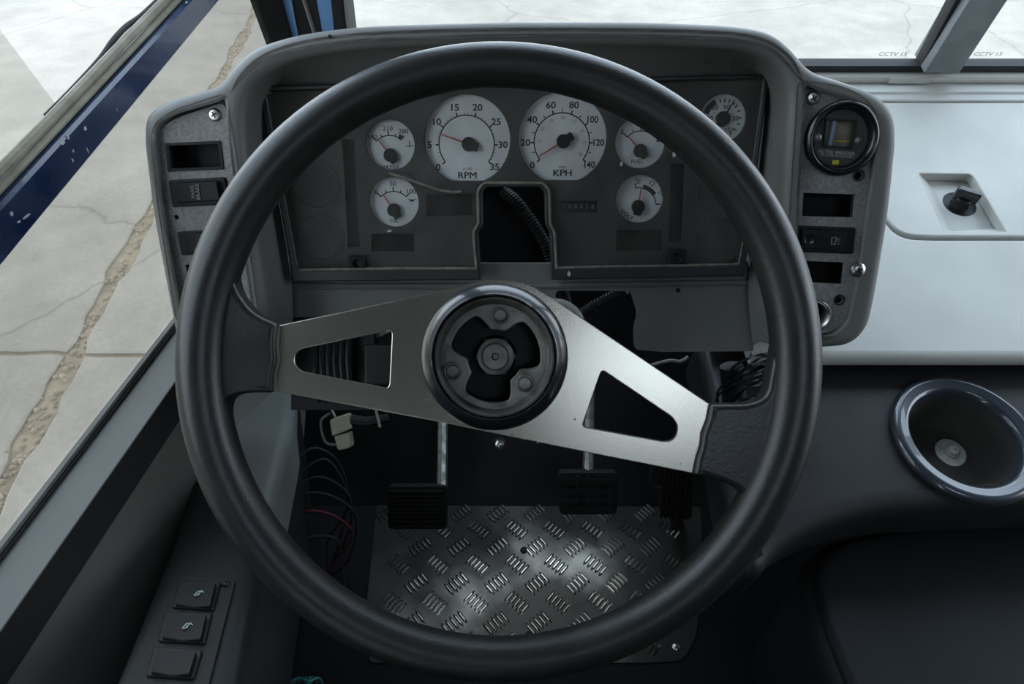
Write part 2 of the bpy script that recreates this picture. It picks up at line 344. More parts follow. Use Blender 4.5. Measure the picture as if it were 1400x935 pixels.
# upper part of the left wall, behind and above the window, out of frame
m = MB(); m.slab(rect(U0, -.045, -.32, 1.35), -.05, -.022); m.slab(rect(-.32, 1.02, U1 + .1, 1.35), -.05, -.022)
part('upper_panel', m, LINING, wl, WL, 0)
sill = part('trim_1', MB().slab(rect(U0, -.045, U1, 0, .0), .004, wi, 0), SILLM, None, WL, kind='structure', label='dark grey window sill ledge along the left wall')
sill.data = sill.data
part('frame_edge', MB().box(((U0 + U1) / 2, .003, -.001), (U1 - U0, .008, .006)), PODG, sill, WL, 0)
part('gasket', MB().box(((U0 + U1) / 2, .001, .0045), (U1 - U0, .004, .003)), RUBBER, sill, WL, 0)
part('sill_face', MB().box(((U0 + U1) / 2, -.0225, wi + .0008), (U1 - U0, .045, .0016)), RUBBER, sill, WL, 0)
# driver window: navy rail, seals, panes
win = thing('window_1', 'driver side window with navy painted rail and dirty panes', 'window', WL, kind='structure')
p0 = Vector(WL.l(0, 264)); p1 = Vector(WL.l(247, 0)); q0 = Vector(WL.l(7, 340)); q1 = Vector(WL.l(291, 0))
dir0 = (p1 - p0).normalized(); dirq = (q1 - q0).normalized()
up = lambda u: p0.y + (u - p0.x) * dir0.y / dir0.x
lowr = lambda u: q0.y + (u - q0.x) * dirq.y / dirq.x
ua, ub = -.3, U1
m = MB(); prof = [(0, -.012), (0, .010), (.004, .014)]
def railpts(u): 
    lo_, hi_ = lowr(u), up(u)
    return [(u, lo_, -.02), (u, lo_, .008), (u, lo_ + .003, .011), (u, hi_ - .003, .011), (u, hi_, .008), (u, hi_, -.02)]
m.loft([railpts(ua + (ub - ua) * k / 8) for k in range(9)]); rail = part('rail', m, NAVY, win, WL, 20, label='navy blue painted window rail with scratches')
m = MB()
for px, py, l_, w_, an in [(117, 176, 9, 5, .3), (93, 187, 7, 5, .9), (86, 196, 12, 3, .8), (100, 206, 4, 3, 0), (99, 219, 4, 4, .2), (16, 292, 7, 4, 1), (36, 296, 20, 2, .85), (26, 303, 10, 2, .8), (255, 3, 10, 2, .7), (120, 206, 3, 6, .3), (160, 150, 2, 3, .3)]:
    u, v = WL.l(px, py, .0112); k = .0007
    m.slab([(u + math.cos(an + t) * l_ * k * .5 * random.uniform(.4, 1), v + math.sin(an + t) * w_ * k * random.uniform(.4, 1)) for t in [j * 2 * math.pi / 7 for j in range(7)]], .0108, .0114, 0)
part('paint_chips', m, SCUFF, rail, WL, 0, kind='stuff')
def along(u0, u1, dv, dz, n=10, wob=0): return [(u0 + (u1 - u0) * k / n, up(u0 + (u1 - u0) * k / n) + dv + wob * math.sin(k * 2.3), dz) for k in range(n + 1)]
part('seal', MB().tube(along(-.3, U1, .0035, .001, 14), .0035, 8), SEAL, win, WL)
part('seal', MB().tube(along(-.3, U1, .0105, -.004, 14, .0005), .0052, 8), SEAL, win, WL)
k0 = WL.l(75, 150)[0]
part('gasket', MB().tube(spline([(k0 + du, up(k0 + du) + dv, -.012) for du, dv in ((0, .0095), (.05, .0095), (.10, .011), (.13, .015), (.16, .0155), (.20, .0115), (.3, .0105), (.5, .0105))], 4), .003, 8), RUBBER, win, WL)
s0 = Vector(WL.l(0, 55, -.016)); s1 = Vector(WL.l(77, 158, -.016))
sd = (s0 - s1).normalized()
top = s1 + sd * ((1.05 - s1.y) / sd.y)
part('sliding_pane', MB().slab([(-.3, up(-.3)), (s1.x + (s1.x - top.x) * .03, up(s1.x)), (top.x, top.y), (-.3, 1.05)], -.018, -.014), SLIDEPANE, win, WL, 0)
part('lower_pane', MB().slab([(-.3, .004), (U1, .004), (U1, lowr(U1)), (-.3, lowr(-.3))], -.010, -.007), TINTPANE, win, WL, 0)

# windshield plane
WS = Frame((0, 1.14, .60), (1, 0, 0), (0, -.24, .97))
ws = thing('window_2', 'front windshield in two panes with black gasket and centre divider', 'window', WS, kind='structure')
gy0, gy1 = WS.l(1150, 99)[1], WS.l(1150, 85)[1]
part('gasket', MB().box((.77, (gy0 + gy1) / 2 - .004, .0), (2.08, gy1 - gy0 + .008, .02)), RUBBER, ws, WS, 0)
def strip(name, xs_top, xs_bot, mat_, z0, z1, parent, fr=WS, ext=1.0, ybot=100, **k):
    # a post traced between image rows 0 and ybot, carried on up to the roof
    tl, tr_ = Vector(fr.l(xs_top[0], 0, z1)), Vector(fr.l(xs_top[1], 0, z1)); bl, br = Vector(fr.l(xs_bot[0], ybot, z1)), Vector(fr.l(xs_bot[1], ybot, z1))
    sc = ext / (tl.y - bl.y)
    TL = bl + (tl - bl) * sc; TR = br + (tr_ - br) * sc
    return part(name, MB().slab([tuple(bl), tuple(br), tuple(TR), tuple(TL)], z0, z1, .002 if z1 - z0 > .006 else 0), mat_, parent, fr, 20, **k)
strip('divider_gasket', (1307, 1330), (1254, 1266), RUBBER, -.012, .012, ws)
strip('divider', (1326, 1378), (1264, 1312), DIVM, -.02, .03, ws)
part('glass_pane', MB().slab([(-.36, 0), WS.l(1258, 100), (WS.l(1258, 100)[0], 1.2), (-.42, 1.2)], -.004, 0), PANE, ws, WS, 0)
part('glass_pane', MB().slab([WS.l(1308, 100), (1.8, 0), (1.8, 1.2), (WS.l(1308, 100)[0], 1.2)], -.004, 0), PANE, ws, WS, 0)
m = MB()
for px in (1221, 1351): u, v = WS.l(px, 74, .001); m.text('CCTV 15', .0095, u, v, .001, 0, 0, 1.25)
part('glass_marking', m, MARKINK, ws, WS, 0, label='small faded marking printed low on each pane')
pil = thing('pillar_left', 'dark front corner pillar with light blue painted strips', 'pillar', WS, kind='structure')
strip('post', (341, 384), (378, 412), BLACK, -.06, .03, pil)
strip('paint_strip', (377, 398), (398, 416), SKYBLUE, -.06, .022, pil)
strip('post', (395, 432), (414, 450), RUBBER, -.06, .018, pil)
strip('chrome_strip', (412, 418), (444, 450), BRIGHT, -.02, .021, pil)
strip('paint_strip', (426, 456), (446, 468), SKYBLUE, -.06, .016, pil)
strip('post', (452, 469), (462, 482), RUBBER, -.06, .02, pil)
# the rest of the cab that lets in the light (out of frame)
HX0, HX1, HY0, HY1 = .22, .92, -1.3, -.7     # added opening in the unseen roof, lights spokes, dials and floor
part('ceiling', MB().slab(rect(-.75, -2.12, 2.0, 1.08), 1.825, 1.875, 0, [rect(HX0, HY0, HX1, HY1)]), LINING, smooth=0, kind='structure', label='dark cab roof lining with an opening added for light')
part('wall_back', MB().box((.63, -2.12, .65), (2.75, .05, 2.6)), LINING, smooth=0, kind='structure', label='plain bulkhead behind the driver')
m = MB(); m.box((1.87, -1.1, .7), (.05, 2.1, 2.3)); m.box((1.87, -.5, 1.75), (.05, 3.3, .25)); m.box((1.87, 1.1, .7), (.05, .1, 2.2)); m.box((1.87, .35, -.25), (.05, 1.5, .4))
part('wall_right', m, LINING, smooth=0, kind='structure', label='right cab wall with door window opening')

# ------------------------------------------------------------------ dashboard (right side)
def dinv(y): return 1.333 - 3.93e-4 * (y - 200)
PA, PB = pt(700, 200, 1 / dinv(200)), pt(700, 383, 1 / dinv(383))
CL = Frame(PA, (1, 0, 0), PA - PB)               # instrument plane, z towards the driver
YF, ZF = .607, .455; DS = math.radians(15)
D = Frame((0, YF, ZF), (1, 0, 0), (0, math.cos(DS), math.sin(DS)))
dash = thing('dashboard', 'light grey moulded dashboard right of the instrument pod', 'dashboard', D, (1.0, 0, 0))
XL, XR = .30, 1.84
vt = D.l(1300, 136)[1]
door_px = rp([(1200, 262), (1209, 296, 16), (1232, 321, 26), (1275, 323, 10), (1640, 323), (1640, 140), (1186, 140)], 6)
gap_px = rp([(1195, 262), (1205, 298, 18), (1230, 326, 28), (1275, 328, 10), (1646, 328), (1646, 137), (1180, 137)], 6)
hole = ccw(D.ls(gap_px)); dl = ccw(D.ls(door_px))
m = MB(); outer = rect(XL, .012, XR, vt + .012)
m.slab(outer, -.012, 0, 0, [hole], .003)
part('panel', m, GREY, dash, D)
part('gap_backing', MB().box((1.1, .25, -.02), (1.7, .42, .006)), BLACK, dash, D, 0)
# rounded front fold, rear-facing face and cove, drawn as one profile
nseg = 8; prof = []
for k in range(nseg + 1):
    t = DS + k / nseg * math.radians(118)
    prof.append((YF + .012 * math.cos(DS) - .012 * math.sin(t) + .012 * math.sin(DS), ZF + .012 * math.sin(DS) - .012 * math.cos(DS) + .012 * math.cos(t)))
KT = math.radians(12)
K = Frame(pt(1318, 600, .83), (1, 0, 0), (0, math.cos(KT), math.sin(KT)))
yk = .668; zk = K.o.z + (yk - K.o.y) * math.tan(KT)
prof.append((yk - .012, zk + .010)); prof.append((yk - .004, zk + .004)); prof.append((yk, zk - .004))
m = MB(); m.loft([[(x, y, z) for y, z in prof] for x in (XL, XR)], False)
part('front_face', m, GREY, dash)
# ledge at the windshield
e0 = D.w(0, vt + .012, 0); e1 = hz(700, 112, .615); 
lp = [(e0.y, e0.z), (e0.y + .002, e0.z + .004), (e0.y + .008, e0.z + .005), (1.135, e0.z + .006)]
m = MB(); m.loft([[(x, y, z) for y, z in lp] for x in (-.30, XR)], False); part('ledge', m, GREY, dash)
part('trim_strip', MB().tube([(-.28, 1.127, .598), (.7, 1.127, .598), (XR, 1.127, .598)], .0085, 10), GREY, dash)
cx0 = .60; part('trim_clip', MB().box((.655, 1.119, .597), (.066, .006, .008)), GREY, dash, smooth=0)
# access door with latch pocket
pk_px = [(1256, 237, 3), (1329, 238, 6), (1379, 323), (1294, 323)]
pk = ccw(D.ls(rp(pk_px, 3))); 
m = MB(); m.slab(dl, -.014, 0, .003, [pk] , .002)
# keep the pocket open to the lower edge by using a pocket that stops just above it
pk_px = [(1256, 237, 3), (1329, 238, 6), (1376, 317, 3), (1292, 317, 3)]
pk = ccw(D.ls(rp(pk_px, 3))); m = MB(); m.slab(dl, -.014, 0, .003, [pk], .002, bottom=False)
door = part('access_door', m, GREY, dash, D, label='pale grey access door with rounded corner')
pf = ccw(D.ls(rp([(1268, 246, 3), (1322, 246, 6), (1362, 312, 3), (1300, 316, 3)], 3), -.016))
kc = Vector(D.l(1312, 279, -.016)); kr = .024
m = MB(); ring = circ(kc.x, kc.y, kr, 32)
m.loft([[(x, y, -.001) for x, y in pk], [(x, y, -.016) for x, y in pf]]); m.fill(pf, -.016, [ring]); m.loft([[(x, y, -.016) for x, y in ring], [(x, y, -.026) for x, y in ring]])
part('latch_pocket', m, GREY, door, D)
m = MB(); m.lathe([(kr, -.026), (.017, -.025), (.014, -.018), (.0115, -.014), (.0115, -.004), (.010, -.002)], kc.x, kc.y, 28, cap1=True, cap0=True)
part('latch_base', m, PDARK, door, D)
m = MB(); m.slab(rp([(-.016, -.0055, .002), (.016, -.0055, .002), (.016, .0055, .002), (-.016, .0055, .002)], 2), -.006, .012, .002)
ca, sa = math.cos(-.45), math.sin(-.45); m.moved(lambda v: (kc.x + .001 + v.x * ca - v.y * sa, kc.y + v.x * sa + v.y * ca, v.z))
part('latch_handle', m, GLOSSBLACK, door, D)

# ------------------------------------------------------------------ right console with bowl
con = thing('console', 'charcoal moulded console surface holding the round bowl', 'console', K)
bc = Vector(K.l(1317, 600)); BR = .0865
edge_px = rp([(1000, 690), (1040, 800, 30), (1110, 733, 50), (1200, 702, 60), (1420, 690, 20), (1760, 690), (1760, 560), (1000, 540)], 6)
edge = K.ls(edge_px)
ytop = K.loc((0, yk, zk)).y
kb = [K.l(*p) for p in ((1040, 790), (1062, 757), (1110, 727), (1195, 700), (1420, 690))]
edge = rp([(kb[0][0] - .02, ytop), (kb[0][0] - .02, kb[0][1] + .01, .02), kb[0] + (.02,), kb[1] + (.02,), kb[2] + (.03,), kb[3] + (.05,), kb[4] + (.05,), (1.2 - K.o.x, kb[4][1]), (1.2 - K.o.x, ytop)], 6)
m = MB(); m.slab(edge, -.075, 0, .022, [circ(bc.x, bc.y, BR - .006, 48)], .001, seg=5, bottom=False)
part('console_top', m, PDARK, con, K)
bowl = thing('storage_bowl', 'round black recessed bowl with shiny rim and bolted washer', 'bowl', K, (bc.x, bc.y, -.07))
m = MB(); m.lathe([(BR - .003, -.004), (BR, .002), (BR - .001, .007), (BR - .005, .010), (BR - .010, .0105), (BR - .014, .008), (BR - .017, .0085), (BR - .021, .006), (BR - .023, .001), (BR - .024, -.006)], bc.x, bc.y, 64)
part('rim', m, BOWLR, bowl, K, 60, label='glossy rolled rim')
m = MB(); m.lathe([(BR - .0235, -.004), (BR - .026, -.02), (BR - .029, -.055), (BR - .036, -.064), (.05, -.066), (.0001, -.066)], bc.x, bc.y, 64)
part('bowl_body', m, BOWLM, bowl, K, 50)
wc = Vector(K.l(1299, 619, -.066))
part('washer', MB().lathe([(.0195, -.066), (.0195, -.0645), (.0185, -.0638), (.007, -.0638)], wc.x, wc.y, 32), ZINC, bowl, K)
m = MB(); m.lathe([(.0085, -.0638), (.0085, -.061), (.0075, -.060), (.0062, -.060), (.0062, -.056), (.0045, -.0545), (.0022, -.0545), (.0018, -.0575)], wc.x, wc.y, 24, cap1=True)
part('bolt', m, ZINC, bowl, K)
# lower cover in front of the console
EC = Frame((0, 0, .262), (1, 0, 0), (0, 1, 0))
ep = EC.ls(rp([(1094, 775, 30), (1122, 738, 30), (1185, 717, 40), (1285, 706, 40), (1430, 704), (1760, 704), (1760, 1060), (1190, 1060), (1110, 850, 40)], 6))
cov = thing('engine_cover', 'black rounded engine cover at the lower right below the bowl', 'cover', EC, (.5, .35, -.26))
COVM = mat('black_cover_plastic', (0.0119, 0.01275, 0.0136), .5, c2=(0.00935, 0.0102, 0.0102), scale=10, bump=.15, bscale=500, spec=.12)
m = MB(); m.slab(ep, -.262, 0, .03, seg=6, bottom=False); part('cover_shell', m, COVM, cov, EC)
m = MB(); m.slab(offset(ccw(ep), .012), -.012, .003, .010, seg=4, bottom=False); part('raised_top', m, COVM, cov, EC)

# ------------------------------------------------------------------ instrument pod
ZFACE = .062; RF = .012
pod = thing('instrument_pod', 'grey moulded instrument pod with hood and two side wings', 'dashboard pod', CL, (0, -.2, -.05))
out_px = [(262, 520, 4), (243, 455, 20), (212, 290, 40), (200, 190, 20), (203, 156, 20), (232, 138, 20), (303, 118, 14), (322, 92, 20), (350, 66, 24), (410, 47, 40), (500, 36, 40), (700, 30, 90), (900, 31, 60), (1005, 36, 30), (1050, 44, 24), (1078, 66, 20), (1104, 99, 18), (1150, 112, 30), (1197, 130, 24), (1219, 155, 20), (1222, 190, 20), (1212, 290, 40), (1194, 400, 30), (1184, 445, 16), (1160, 471, 20), (1110, 474, 6)]
inn_px = [(1066, 474, 4), (1068, 400, 30), (1074, 250, 40), (1082, 130, 20), (1070, 95, 24), (1040, 74, 30), (1000, 66, 30), (900, 62, 60), (700, 60, 90), (500, 66, 60), (410, 78, 40), (360, 98, 24), (334, 130, 24), (332, 180, 30), (345, 300, 40), (364, 420, 20), (366, 520, 4)]
ob_ = CL.ls(rp(out_px, 5), ZFACE - RF); ib_ = CL.ls(rp(inn_px, 5), ZFACE)
loop = ccw(ob_ + ib_)
lw_hole = CL.ls(rp([(211, 190, 8), (216, 172, 8), (238, 156, 12), (306, 134, 4), (316, 200), (324, 260), (350, 440, 4), (262, 470, 6), (244, 430), (222, 290)], 4), ZFACE)
rw_hole = CL.ls(rp([(1096, 116, 5), (1150, 123, 16), (1186, 142, 18), (1199, 172, 12), (1194, 235), (1172, 385), (1160, 440, 10), (1140, 459, 12), (1082, 463, 4), (1084, 300)], 4), ZFACE)
m = MB(); m.slab(loop, -.09, ZFACE, RF, [lw_hole, rw_hole], .003, seg=5, bottom=False)
part('shell', m, PODG, pod, CL, 50)
inn = CL.ls(rp(inn_px, 5), ZFACE - .004)
n_in = [(1030, 474, 4), (1022, 400, 30), (1036, 250, 40), (1051, 112, 6), (1047, 107, 4), (1040, 105, 6), (1000, 106, 30), (900, 109, 60), (700, 114, 90), (500, 119, 60), (410, 121, 40), (364, 121, 4), (357, 126, 4), (354, 140, 10), (378, 260, 40), (398, 380, 8), (404, 520, 4)]
low = CL.ls(rp(n_in, 5), -.002)
mid = [((a[0] * .62 + b[0] * .38), (a[1] * .62 + b[1] * .38)) for a, b in zip(inn, low)]
m = MB(); m.loft([[(x, y, ZFACE - .006) for x, y in offset(ccw(CL.ls(rp(inn_px, 5), ZFACE)), 0)][::1]] if False else [[(x, y, ZFACE - .008) for x, y in inn], [(x, y, .012) for x, y in mid], [(x, y, -.003) for x, y in low]], False)
part('recess_wall', m, PODG, pod, CL, 60)
# apron under the instruments with the ragged column opening
ap = [(398, 357), (652, 357), (652, 360), (756, 360), (756, 357), (1022, 357), (1034, 400), (1030, 480), (905, 481), (868, 478, 6), (866, 450, 10), (872, 430, 8), (862, 398, 6), (760, 397, 6), (758, 440), (600, 470), (560, 440), (400, 520), (398, 420)]
m = MB(); m.slab(CL.ls(rp(ap, 3), -.012), -.018, -.012, .0, seg=2); part('apron', m, PODG, pod, CL, 30)
part('apron_lip', MB().tube([CL.l(400, 393, -.004) + (-.012,), CL.l(700, 393, -.004) + (-.012,), CL.l(1030, 388, -.004) + (-.012,)], .004, 8), PODG, pod, CL)
m = MB()
for px, py, r in [(927, 397, .003), (968, 84, .0035), (1004, 87, .005), (451, 50, .002)]:
    z = -.011 if py > 300 else ZFACE + .0003
    u, v = CL.l(px, py, z); part('chip', MB().slab(circ(u, v, r, 7), z - .001, z, 0), BLACK, pod, CL, 0)

# ------------------------------------------------------------------ instrument cluster
clu = thing('instrument_cluster', 'dusty gauge cluster behind a clear cover with a missing centre piece', 'gauge cluster', CL, (0, -.1, -.02))
notch = [(755, 383), (752, 320, 4), (746, 309, 4), (745, 264, 7), (738, 256, 4), (666, 256, 4), (659, 264, 7), (660, 309, 4), (653, 320, 4), (657, 383)]
P_out = [(353, 117, 5), (1052, 101, 5), (1018, 378, 3)] + notch + [(400, 386, 3)]
notch2 = [(760, 367), (757, 317, 4), (751, 306, 4), (750, 259, 7), (741, 250, 4), (663, 250, 4), (654, 259, 7), (655, 306, 4), (648, 317, 4), (652, 368)]
P_in = [(363, 124, 4), (1044, 107, 4), (1010, 362, 2)] + notch2 + [(408, 370, 2)]
po = CL.ls(rp(P_out, 4), .012); pi_ = CL.ls(rp(P_in, 4), .012)
m = MB(); m.slab(po, -.012, .012, .002, [pi_], .0015); bez = part('bezel', m, mat('bezel_black', (.022, .022, .022), .38), clu, CL)
# gauges: centre px, radius px, flat cut row
G = dict(tach=(639, 191, 58.5, 247), speed=(769, 189, 60, 246), water=(534, 198, 33, 0), oil=(539, 276, 33.5, 0), fuel=(875, 195, 34, 0), volt=(874, 272, 32, 0), air=(988, 162, 31.5, 0))
def gloop(k, grow=0, z=-.004, n=48):
    cx, cy, r, cut = G[k]; c0 = Vector(CL.l(cx, cy, z)); rr = (Vector(CL.l(cx + r + grow, cy, z)) - c0).length
    vcut = CL.l(cx, cut + grow, z)[1] if cut else -9
    pts = []
    for x, y in circ(c0.x, c0.y, rr, n):
        if y < vcut: y = vcut; x = max(min(x, c0.x + math.sqrt(max(0, rr * rr - (vcut - c0.y) ** 2))), c0.x - math.sqrt(max(0, rr * rr - (vcut - c0.y) ** 2)))
        if not pts or (Vector(pts[-1]) - Vector((x, y))).length > 1e-4: pts.append((x, y))
    return pts, c0, rr
mask = CL.ls(rp([(366, 126, 2), (1042, 109, 2), (1008, 364, 2)] + [(p[0] + (3 if p[0] > 700 else -3), p[1] - 3) + tuple(p[2:]) for p in notch2] + [(410, 372, 2)], 3), -.002)
wins = [CL.ls(rect(*w, 2, 2), -.002) for w in [(583, 266, 646, 295), (508, 320, 566, 344), (843, 315, 905, 343), (765, 275, 817, 290)]]
wins += [CL.ls(rp([(468, 190), (484, 190), (492, 338), (476, 338)]), -.002), CL.ls(rp([(918, 225), (936, 225), (932, 330), (914, 330)]), -.002)]
m = MB(); m.slab(mask, -.005, -.002, 0, [gloop(k)[0] for k in G] + wins, .0008, seg=2, bottom=False); part('mask_plate', m, MASK, clu, CL)
bp_ = CL.ls([(362, 122), (1046, 105), (1012, 366), (764, 370), (756, 315), (756, 250), (648, 250), (646, 315), (648, 372), (404, 374)], -.012)
part('back_plate', MB().slab(bp_, -.016, -.012), BLACK, clu, CL, 0)
m = MB()
for cx, cy, r in [(432, 253, 33), (438, 325, 33), (985, 330, 33), (980, 262, 30)]:
    c0 = Vector(CL.l(cx, cy, -.002)); rr = abs(CL.l(cx + r, cy, -.002)[0] - c0.x)
    part('blank_disc', MB().lathe([(rr, -.0022), (rr, -.0008), (rr - .0025, -.0006), (rr - .003, -.0016), (.0001, -.0014)], c0.x, c0.y, 36), MASK, clu, CL)
px1 = lambda k: gloop(k)[2] / G[k][2]            # metres per pixel on that dial
def pol(c, r, deg): return (c.x + r * math.cos(math.radians(deg)), c.y + r * math.sin(math.radians(deg)))
ZD = -.0085
def arc(m, c, r0, r1, a0, a1, z0, z1, n=24):
    L = [pol(c, r1, a0 + (a1 - a0) * k / n) for k in range(n + 1)] + [pol(c, r0, a1 + (a0 - a1) * k / n) for k in range(n + 1)]
    m.slab(L, z0, z1, 0, bottom=False)
def tick(m, c, r0, r1, deg, w):
    x, y = pol(c, (r0 + r1) / 2, deg); m.box((x, y, ZD + .0002), (r1 - r0, w, .0003), math.radians(deg))
def needle(g, c, ang, ln, tail, cap, k, w=2.2, tang=None, col=RED):
    ca, sa = math.cos(math.radians(ang)), math.sin(math.radians(ang))
    rot = lambda v: (c.x + v.x * ca - v.y * sa, c.y + v.x * sa + v.y * ca, v.z)
    m = MB(); m.slab([(cap * .6 * k, -w * k / 2), (ln * k, -w * k * .25), (ln * k, w * k * .25), (cap * .6 * k, w * k / 2)], -.0055, -.0045, 0); m.moved(rot)
    part('needle', m, col, g, CL, 0)
    m = MB(); m.lathe([(cap * k, -.0085), (cap * k, -.0045), (cap * k * .9, -.0035)], 0, 0, 24, cap1=True)
    t = math.radians(tang if tang is not None else 180)
    m.slab(rp([(0, -cap * .62 * k), (0, cap * .62 * k), (-tail * k, cap * .62 * k, 3 * k), (-tail * k, -cap * .62 * k, 3 * k)], 3), -.0060, -.0036, .0006); m.moved(rot)
    part('needle_hub', m, BLACK, g, CL)
def gauge(k, label):
    l, c, r = gloop(k, 1.5, ZD)
    m = MB(); m.slab(l, -.0105, ZD, 0); g = part('gauge', m, DIAL, clu, CL, 0, label=label); return g, px1(k)
# tachometer and speedometer
for key, labs, cxy, cap, unit, sub, lab in [
    ('tach', ['0', '5', '10', '15', '20', '25', '30', '35'], (638, 197), 10, 'RPM', 'X100', 'large silver tachometer dial reading 0 to 35'),
    ('speed', ['0', '20', '40', '60', '80', '100', '120', '140'], (768, 194), 10.5, 'KPH', 'mph', 'large silver speedometer dial reading 0 to 140')]:
    g, k = gauge(key, lab); c = Vector(CL.l(*cxy, ZD)); m = MB(); m2 = MB()
    R0 = 38 * k
    arc(m, c, R0 - .8 * k, R0 + .9 * k, 218, -38, ZD, ZD + .0002, 48)
    for i, s in enumerate(labs):
        an = 218 - 256 * i / 7; tick(m, c, R0, R0 + 5 * k, an, 2.1 * k)
        R1 = (51, 50, 50)[len(s) - 1] * k; x, y = pol(c, R1, an)
        if i == 7: x -= 1.0 * k
        m2.text(s, 12.3 * k, x, y, ZD + .0001, 0, .024, (1.1, 1.1, .92)[len(s) - 1])
        if i < 7:
            for j in range(1, 5 if key == 'tach' else 2):
                aa = an - 256 / 7 * j / (5 if key == 'tach' else 2); tick(m, c, R0 + 1.5 * k, R0 + (3.2 if key == 'tach' else 5) * k, aa, .8 * k if key == 'tach' else 1.3 * k)
    part('scale_ticks', m, INK, g, CL, 0); part('numerals', m2, INK, g, CL, 0)
    x, y = CL.l(cxy[0] + 1, cxy[1] + 43, ZD); x2, y2 = CL.l(cxy[0] + 1, cxy[1] + 34, ZD)
    part('unit_lettering', MB().text(unit, 12.5 * k, x - .35 * k, y, ZD + .0001, 0, 0, 1.15).text(unit, 12.5 * k, x + .35 * k, y, ZD + .0002, 0, 0, 1.15).text(unit, 12.5 * k, x, y + .3 * k, ZD + .0003, 0, 0, 1.15), INK, g, CL, 0)
    part('small_lettering', MB().text(sub, 5 * k, x2, y2, ZD + .0001, 0, 0, 1.2), INK, g, CL, 0)
    if key == 'speed':
        m = MB()
        for i, s in enumerate(['5', '15', '25', '35', '45', '55', '65', '75', '85']):
            an = 212 - 250 * (i + .12) / 8.3; m.text(s, 6.4 * k, *pol(c, 31.5 * k, an), ZD + .0001)
        part('inner_numerals', m, FADEINK, g, CL, 0)
        needle(g, Vector(CL.l(770, 193, ZD)), 211, 40, 15, 9.5, k, 2.8)
    else: needle(g, Vector(CL.l(641, 197, ZD)), 161, 41, 14, 9.5, k, 2.6, 155)
def small(key, hub, a0, a1, labs, word, lab, nang, R0=26, majors=(0, .5, 1), minors=(.25, .75), rot=0, wordpx=None):
    g, k = gauge(key, lab); c = Vector(CL.l(*hub, ZD)); m = MB(); m2 = MB(); R = R0 * k
    arc(m, c, R - .7 * k, R + .7 * k, a0, a1, ZD, ZD + .0002)
    for f in majors: tick(m, c, R - .5 * k, R + 6.5 * k, a0 + (a1 - a0) * f, 1.7 * k)
    for f in minors: tick(m, c, R, R + 3.5 * k, a0 + (a1 - a0) * f, 1.4 * k)
    for f, s, rr in labs: m2.text(s, 8.5 * k, *pol(c, (rr - .5) * k, a0 + (a1 - a0) * f), ZD + .0001, rot, .01, 1.1)
    if word: m2.text(word, 7.5 * k, *CL.l(*wordpx, ZD), ZD + .0001, rot, .012, 1.1)
    part('scale_ticks', m, INK, g, CL, 0)
    if m2.v: part('numerals', m2, INK, g, CL, 0)
    needle(g, c, nang, R0 + 1, 12, 9, k, 2.4); return g, k, c
g, k, c = small('water', (534, 212), 135, 52, [(0, '140', 34), (.5, '210', 35.5), (.92, '280', 37)], 'WATER', 'small silver water temperature dial', 126, 26, (0, .5, 1), (.25, .75), 0, (532, 229))
m = MB(); arc(m, c, 24.5 * k, 31 * k, 64, 54, ZD, ZD + .0003, 6); x, y = CL.l(560, 196, ZD)
m.box((x, y, ZD + .0002), (1.3 * k, 6 * k, .0003)); m.box((x, y - 3.5 * k, ZD + .0002), (9 * k, 1.2 * k, .0003)); m.text('F', 4.5 * k, *CL.l(505, 198, ZD), ZD + .0001); part('warning_marks', m, INK, g, CL, 0)
g, k, c = small('oil', (539, 287), 134, 46, [(0, '0', 34), (.5, '50', 36), (1, '100', 35)], 'OIL', 'small silver oil pressure dial', 122, 25, (0, .5, 1), (.25, .75), 0, (539, 302))
x, y = CL.l(563, 274, ZD); m = MB(); m.box((x, y, ZD + .0002), (5 * k, 3 * k, .0003)); m.box((x + 4 * k, y + 1 * k, ZD + .0002), (5 * k, 1 * k, .0003), .4); m.box((x - 4 * k, y + 1.5 * k, ZD + .0002), (3 * k, 1 * k, .0003), -.5); part('oil_can_icon', m, INK, g, CL, 0)
g, k, c = small('fuel', (875, 206), 136, 44, [(0, 'E', 36), (1.0, 'F', 36)], 'FUEL', 'small silver fuel dial under the wheel rim', 133, 26, (0, .5, 1), (.25, .75), 0, (871, 221))
x, y = CL.l(900, 190, ZD); m = MB(); m.box((x, y, ZD + .0002), (5 * k, 8 * k, .0003)); m.box((x + 4 * k, y, ZD + .0002), (1 * k, 6 * k, .0003)); part('pump_icon', m, mat('blue_ink', (.03, .06, .16), .6), g, CL, 0)
m = MB(); 
for dx, dy, w, h, an in [(-12, -8, 9, 2, .3), (-10, -3, 2, 9, -.4), (-17, -10, 5, 1.5, .5)]: m.box((c.x + dx * k, c.y + dy * k, ZD + .0002), (w * k, h * k, .0003), an)
part('scrape', m, SCUFF, g, CL, 0)
g, k, c = small('volt', (872, 282), 100, 6, [(.06, '10', 35), (.42, '12', 36), (.75, '14', 36)], 'VOLT', 'small silver voltmeter dial mounted askew', 84, 25, (0, 1), (), -.62, (857, 294))
m = MB(); arc(m, c, 24 * k, 30 * k, 78, 36, ZD, ZD + .0003, 14); part('band', m, INK, g, CL, 0)
g, k = gauge('air', 'silver air pressure dial half hidden by the rim'); c = Vector(CL.l(988, 162, ZD)); m = MB(); m2 = MB()
for i, an in enumerate([103, 88, 72, 55, 43, 24, 2, -18, -38, -58, -78, -100, 160, 175, 190]): tick(m, c, 21 * k, 26 * k, an, 1.8 * k)
arc(m, c, 20.5 * k, 28 * k, 165, 118, ZD, ZD + .0003, 14)
for s, an, r in (('60', 129, 18), ('90', 75, 15), ('120', 0, 15), ('150', -58, 18), ('30', 180, 18)): m2.text(s, 8.5 * k, *pol(c, r * k, an), ZD + .0001, 0, .01, 1.1)
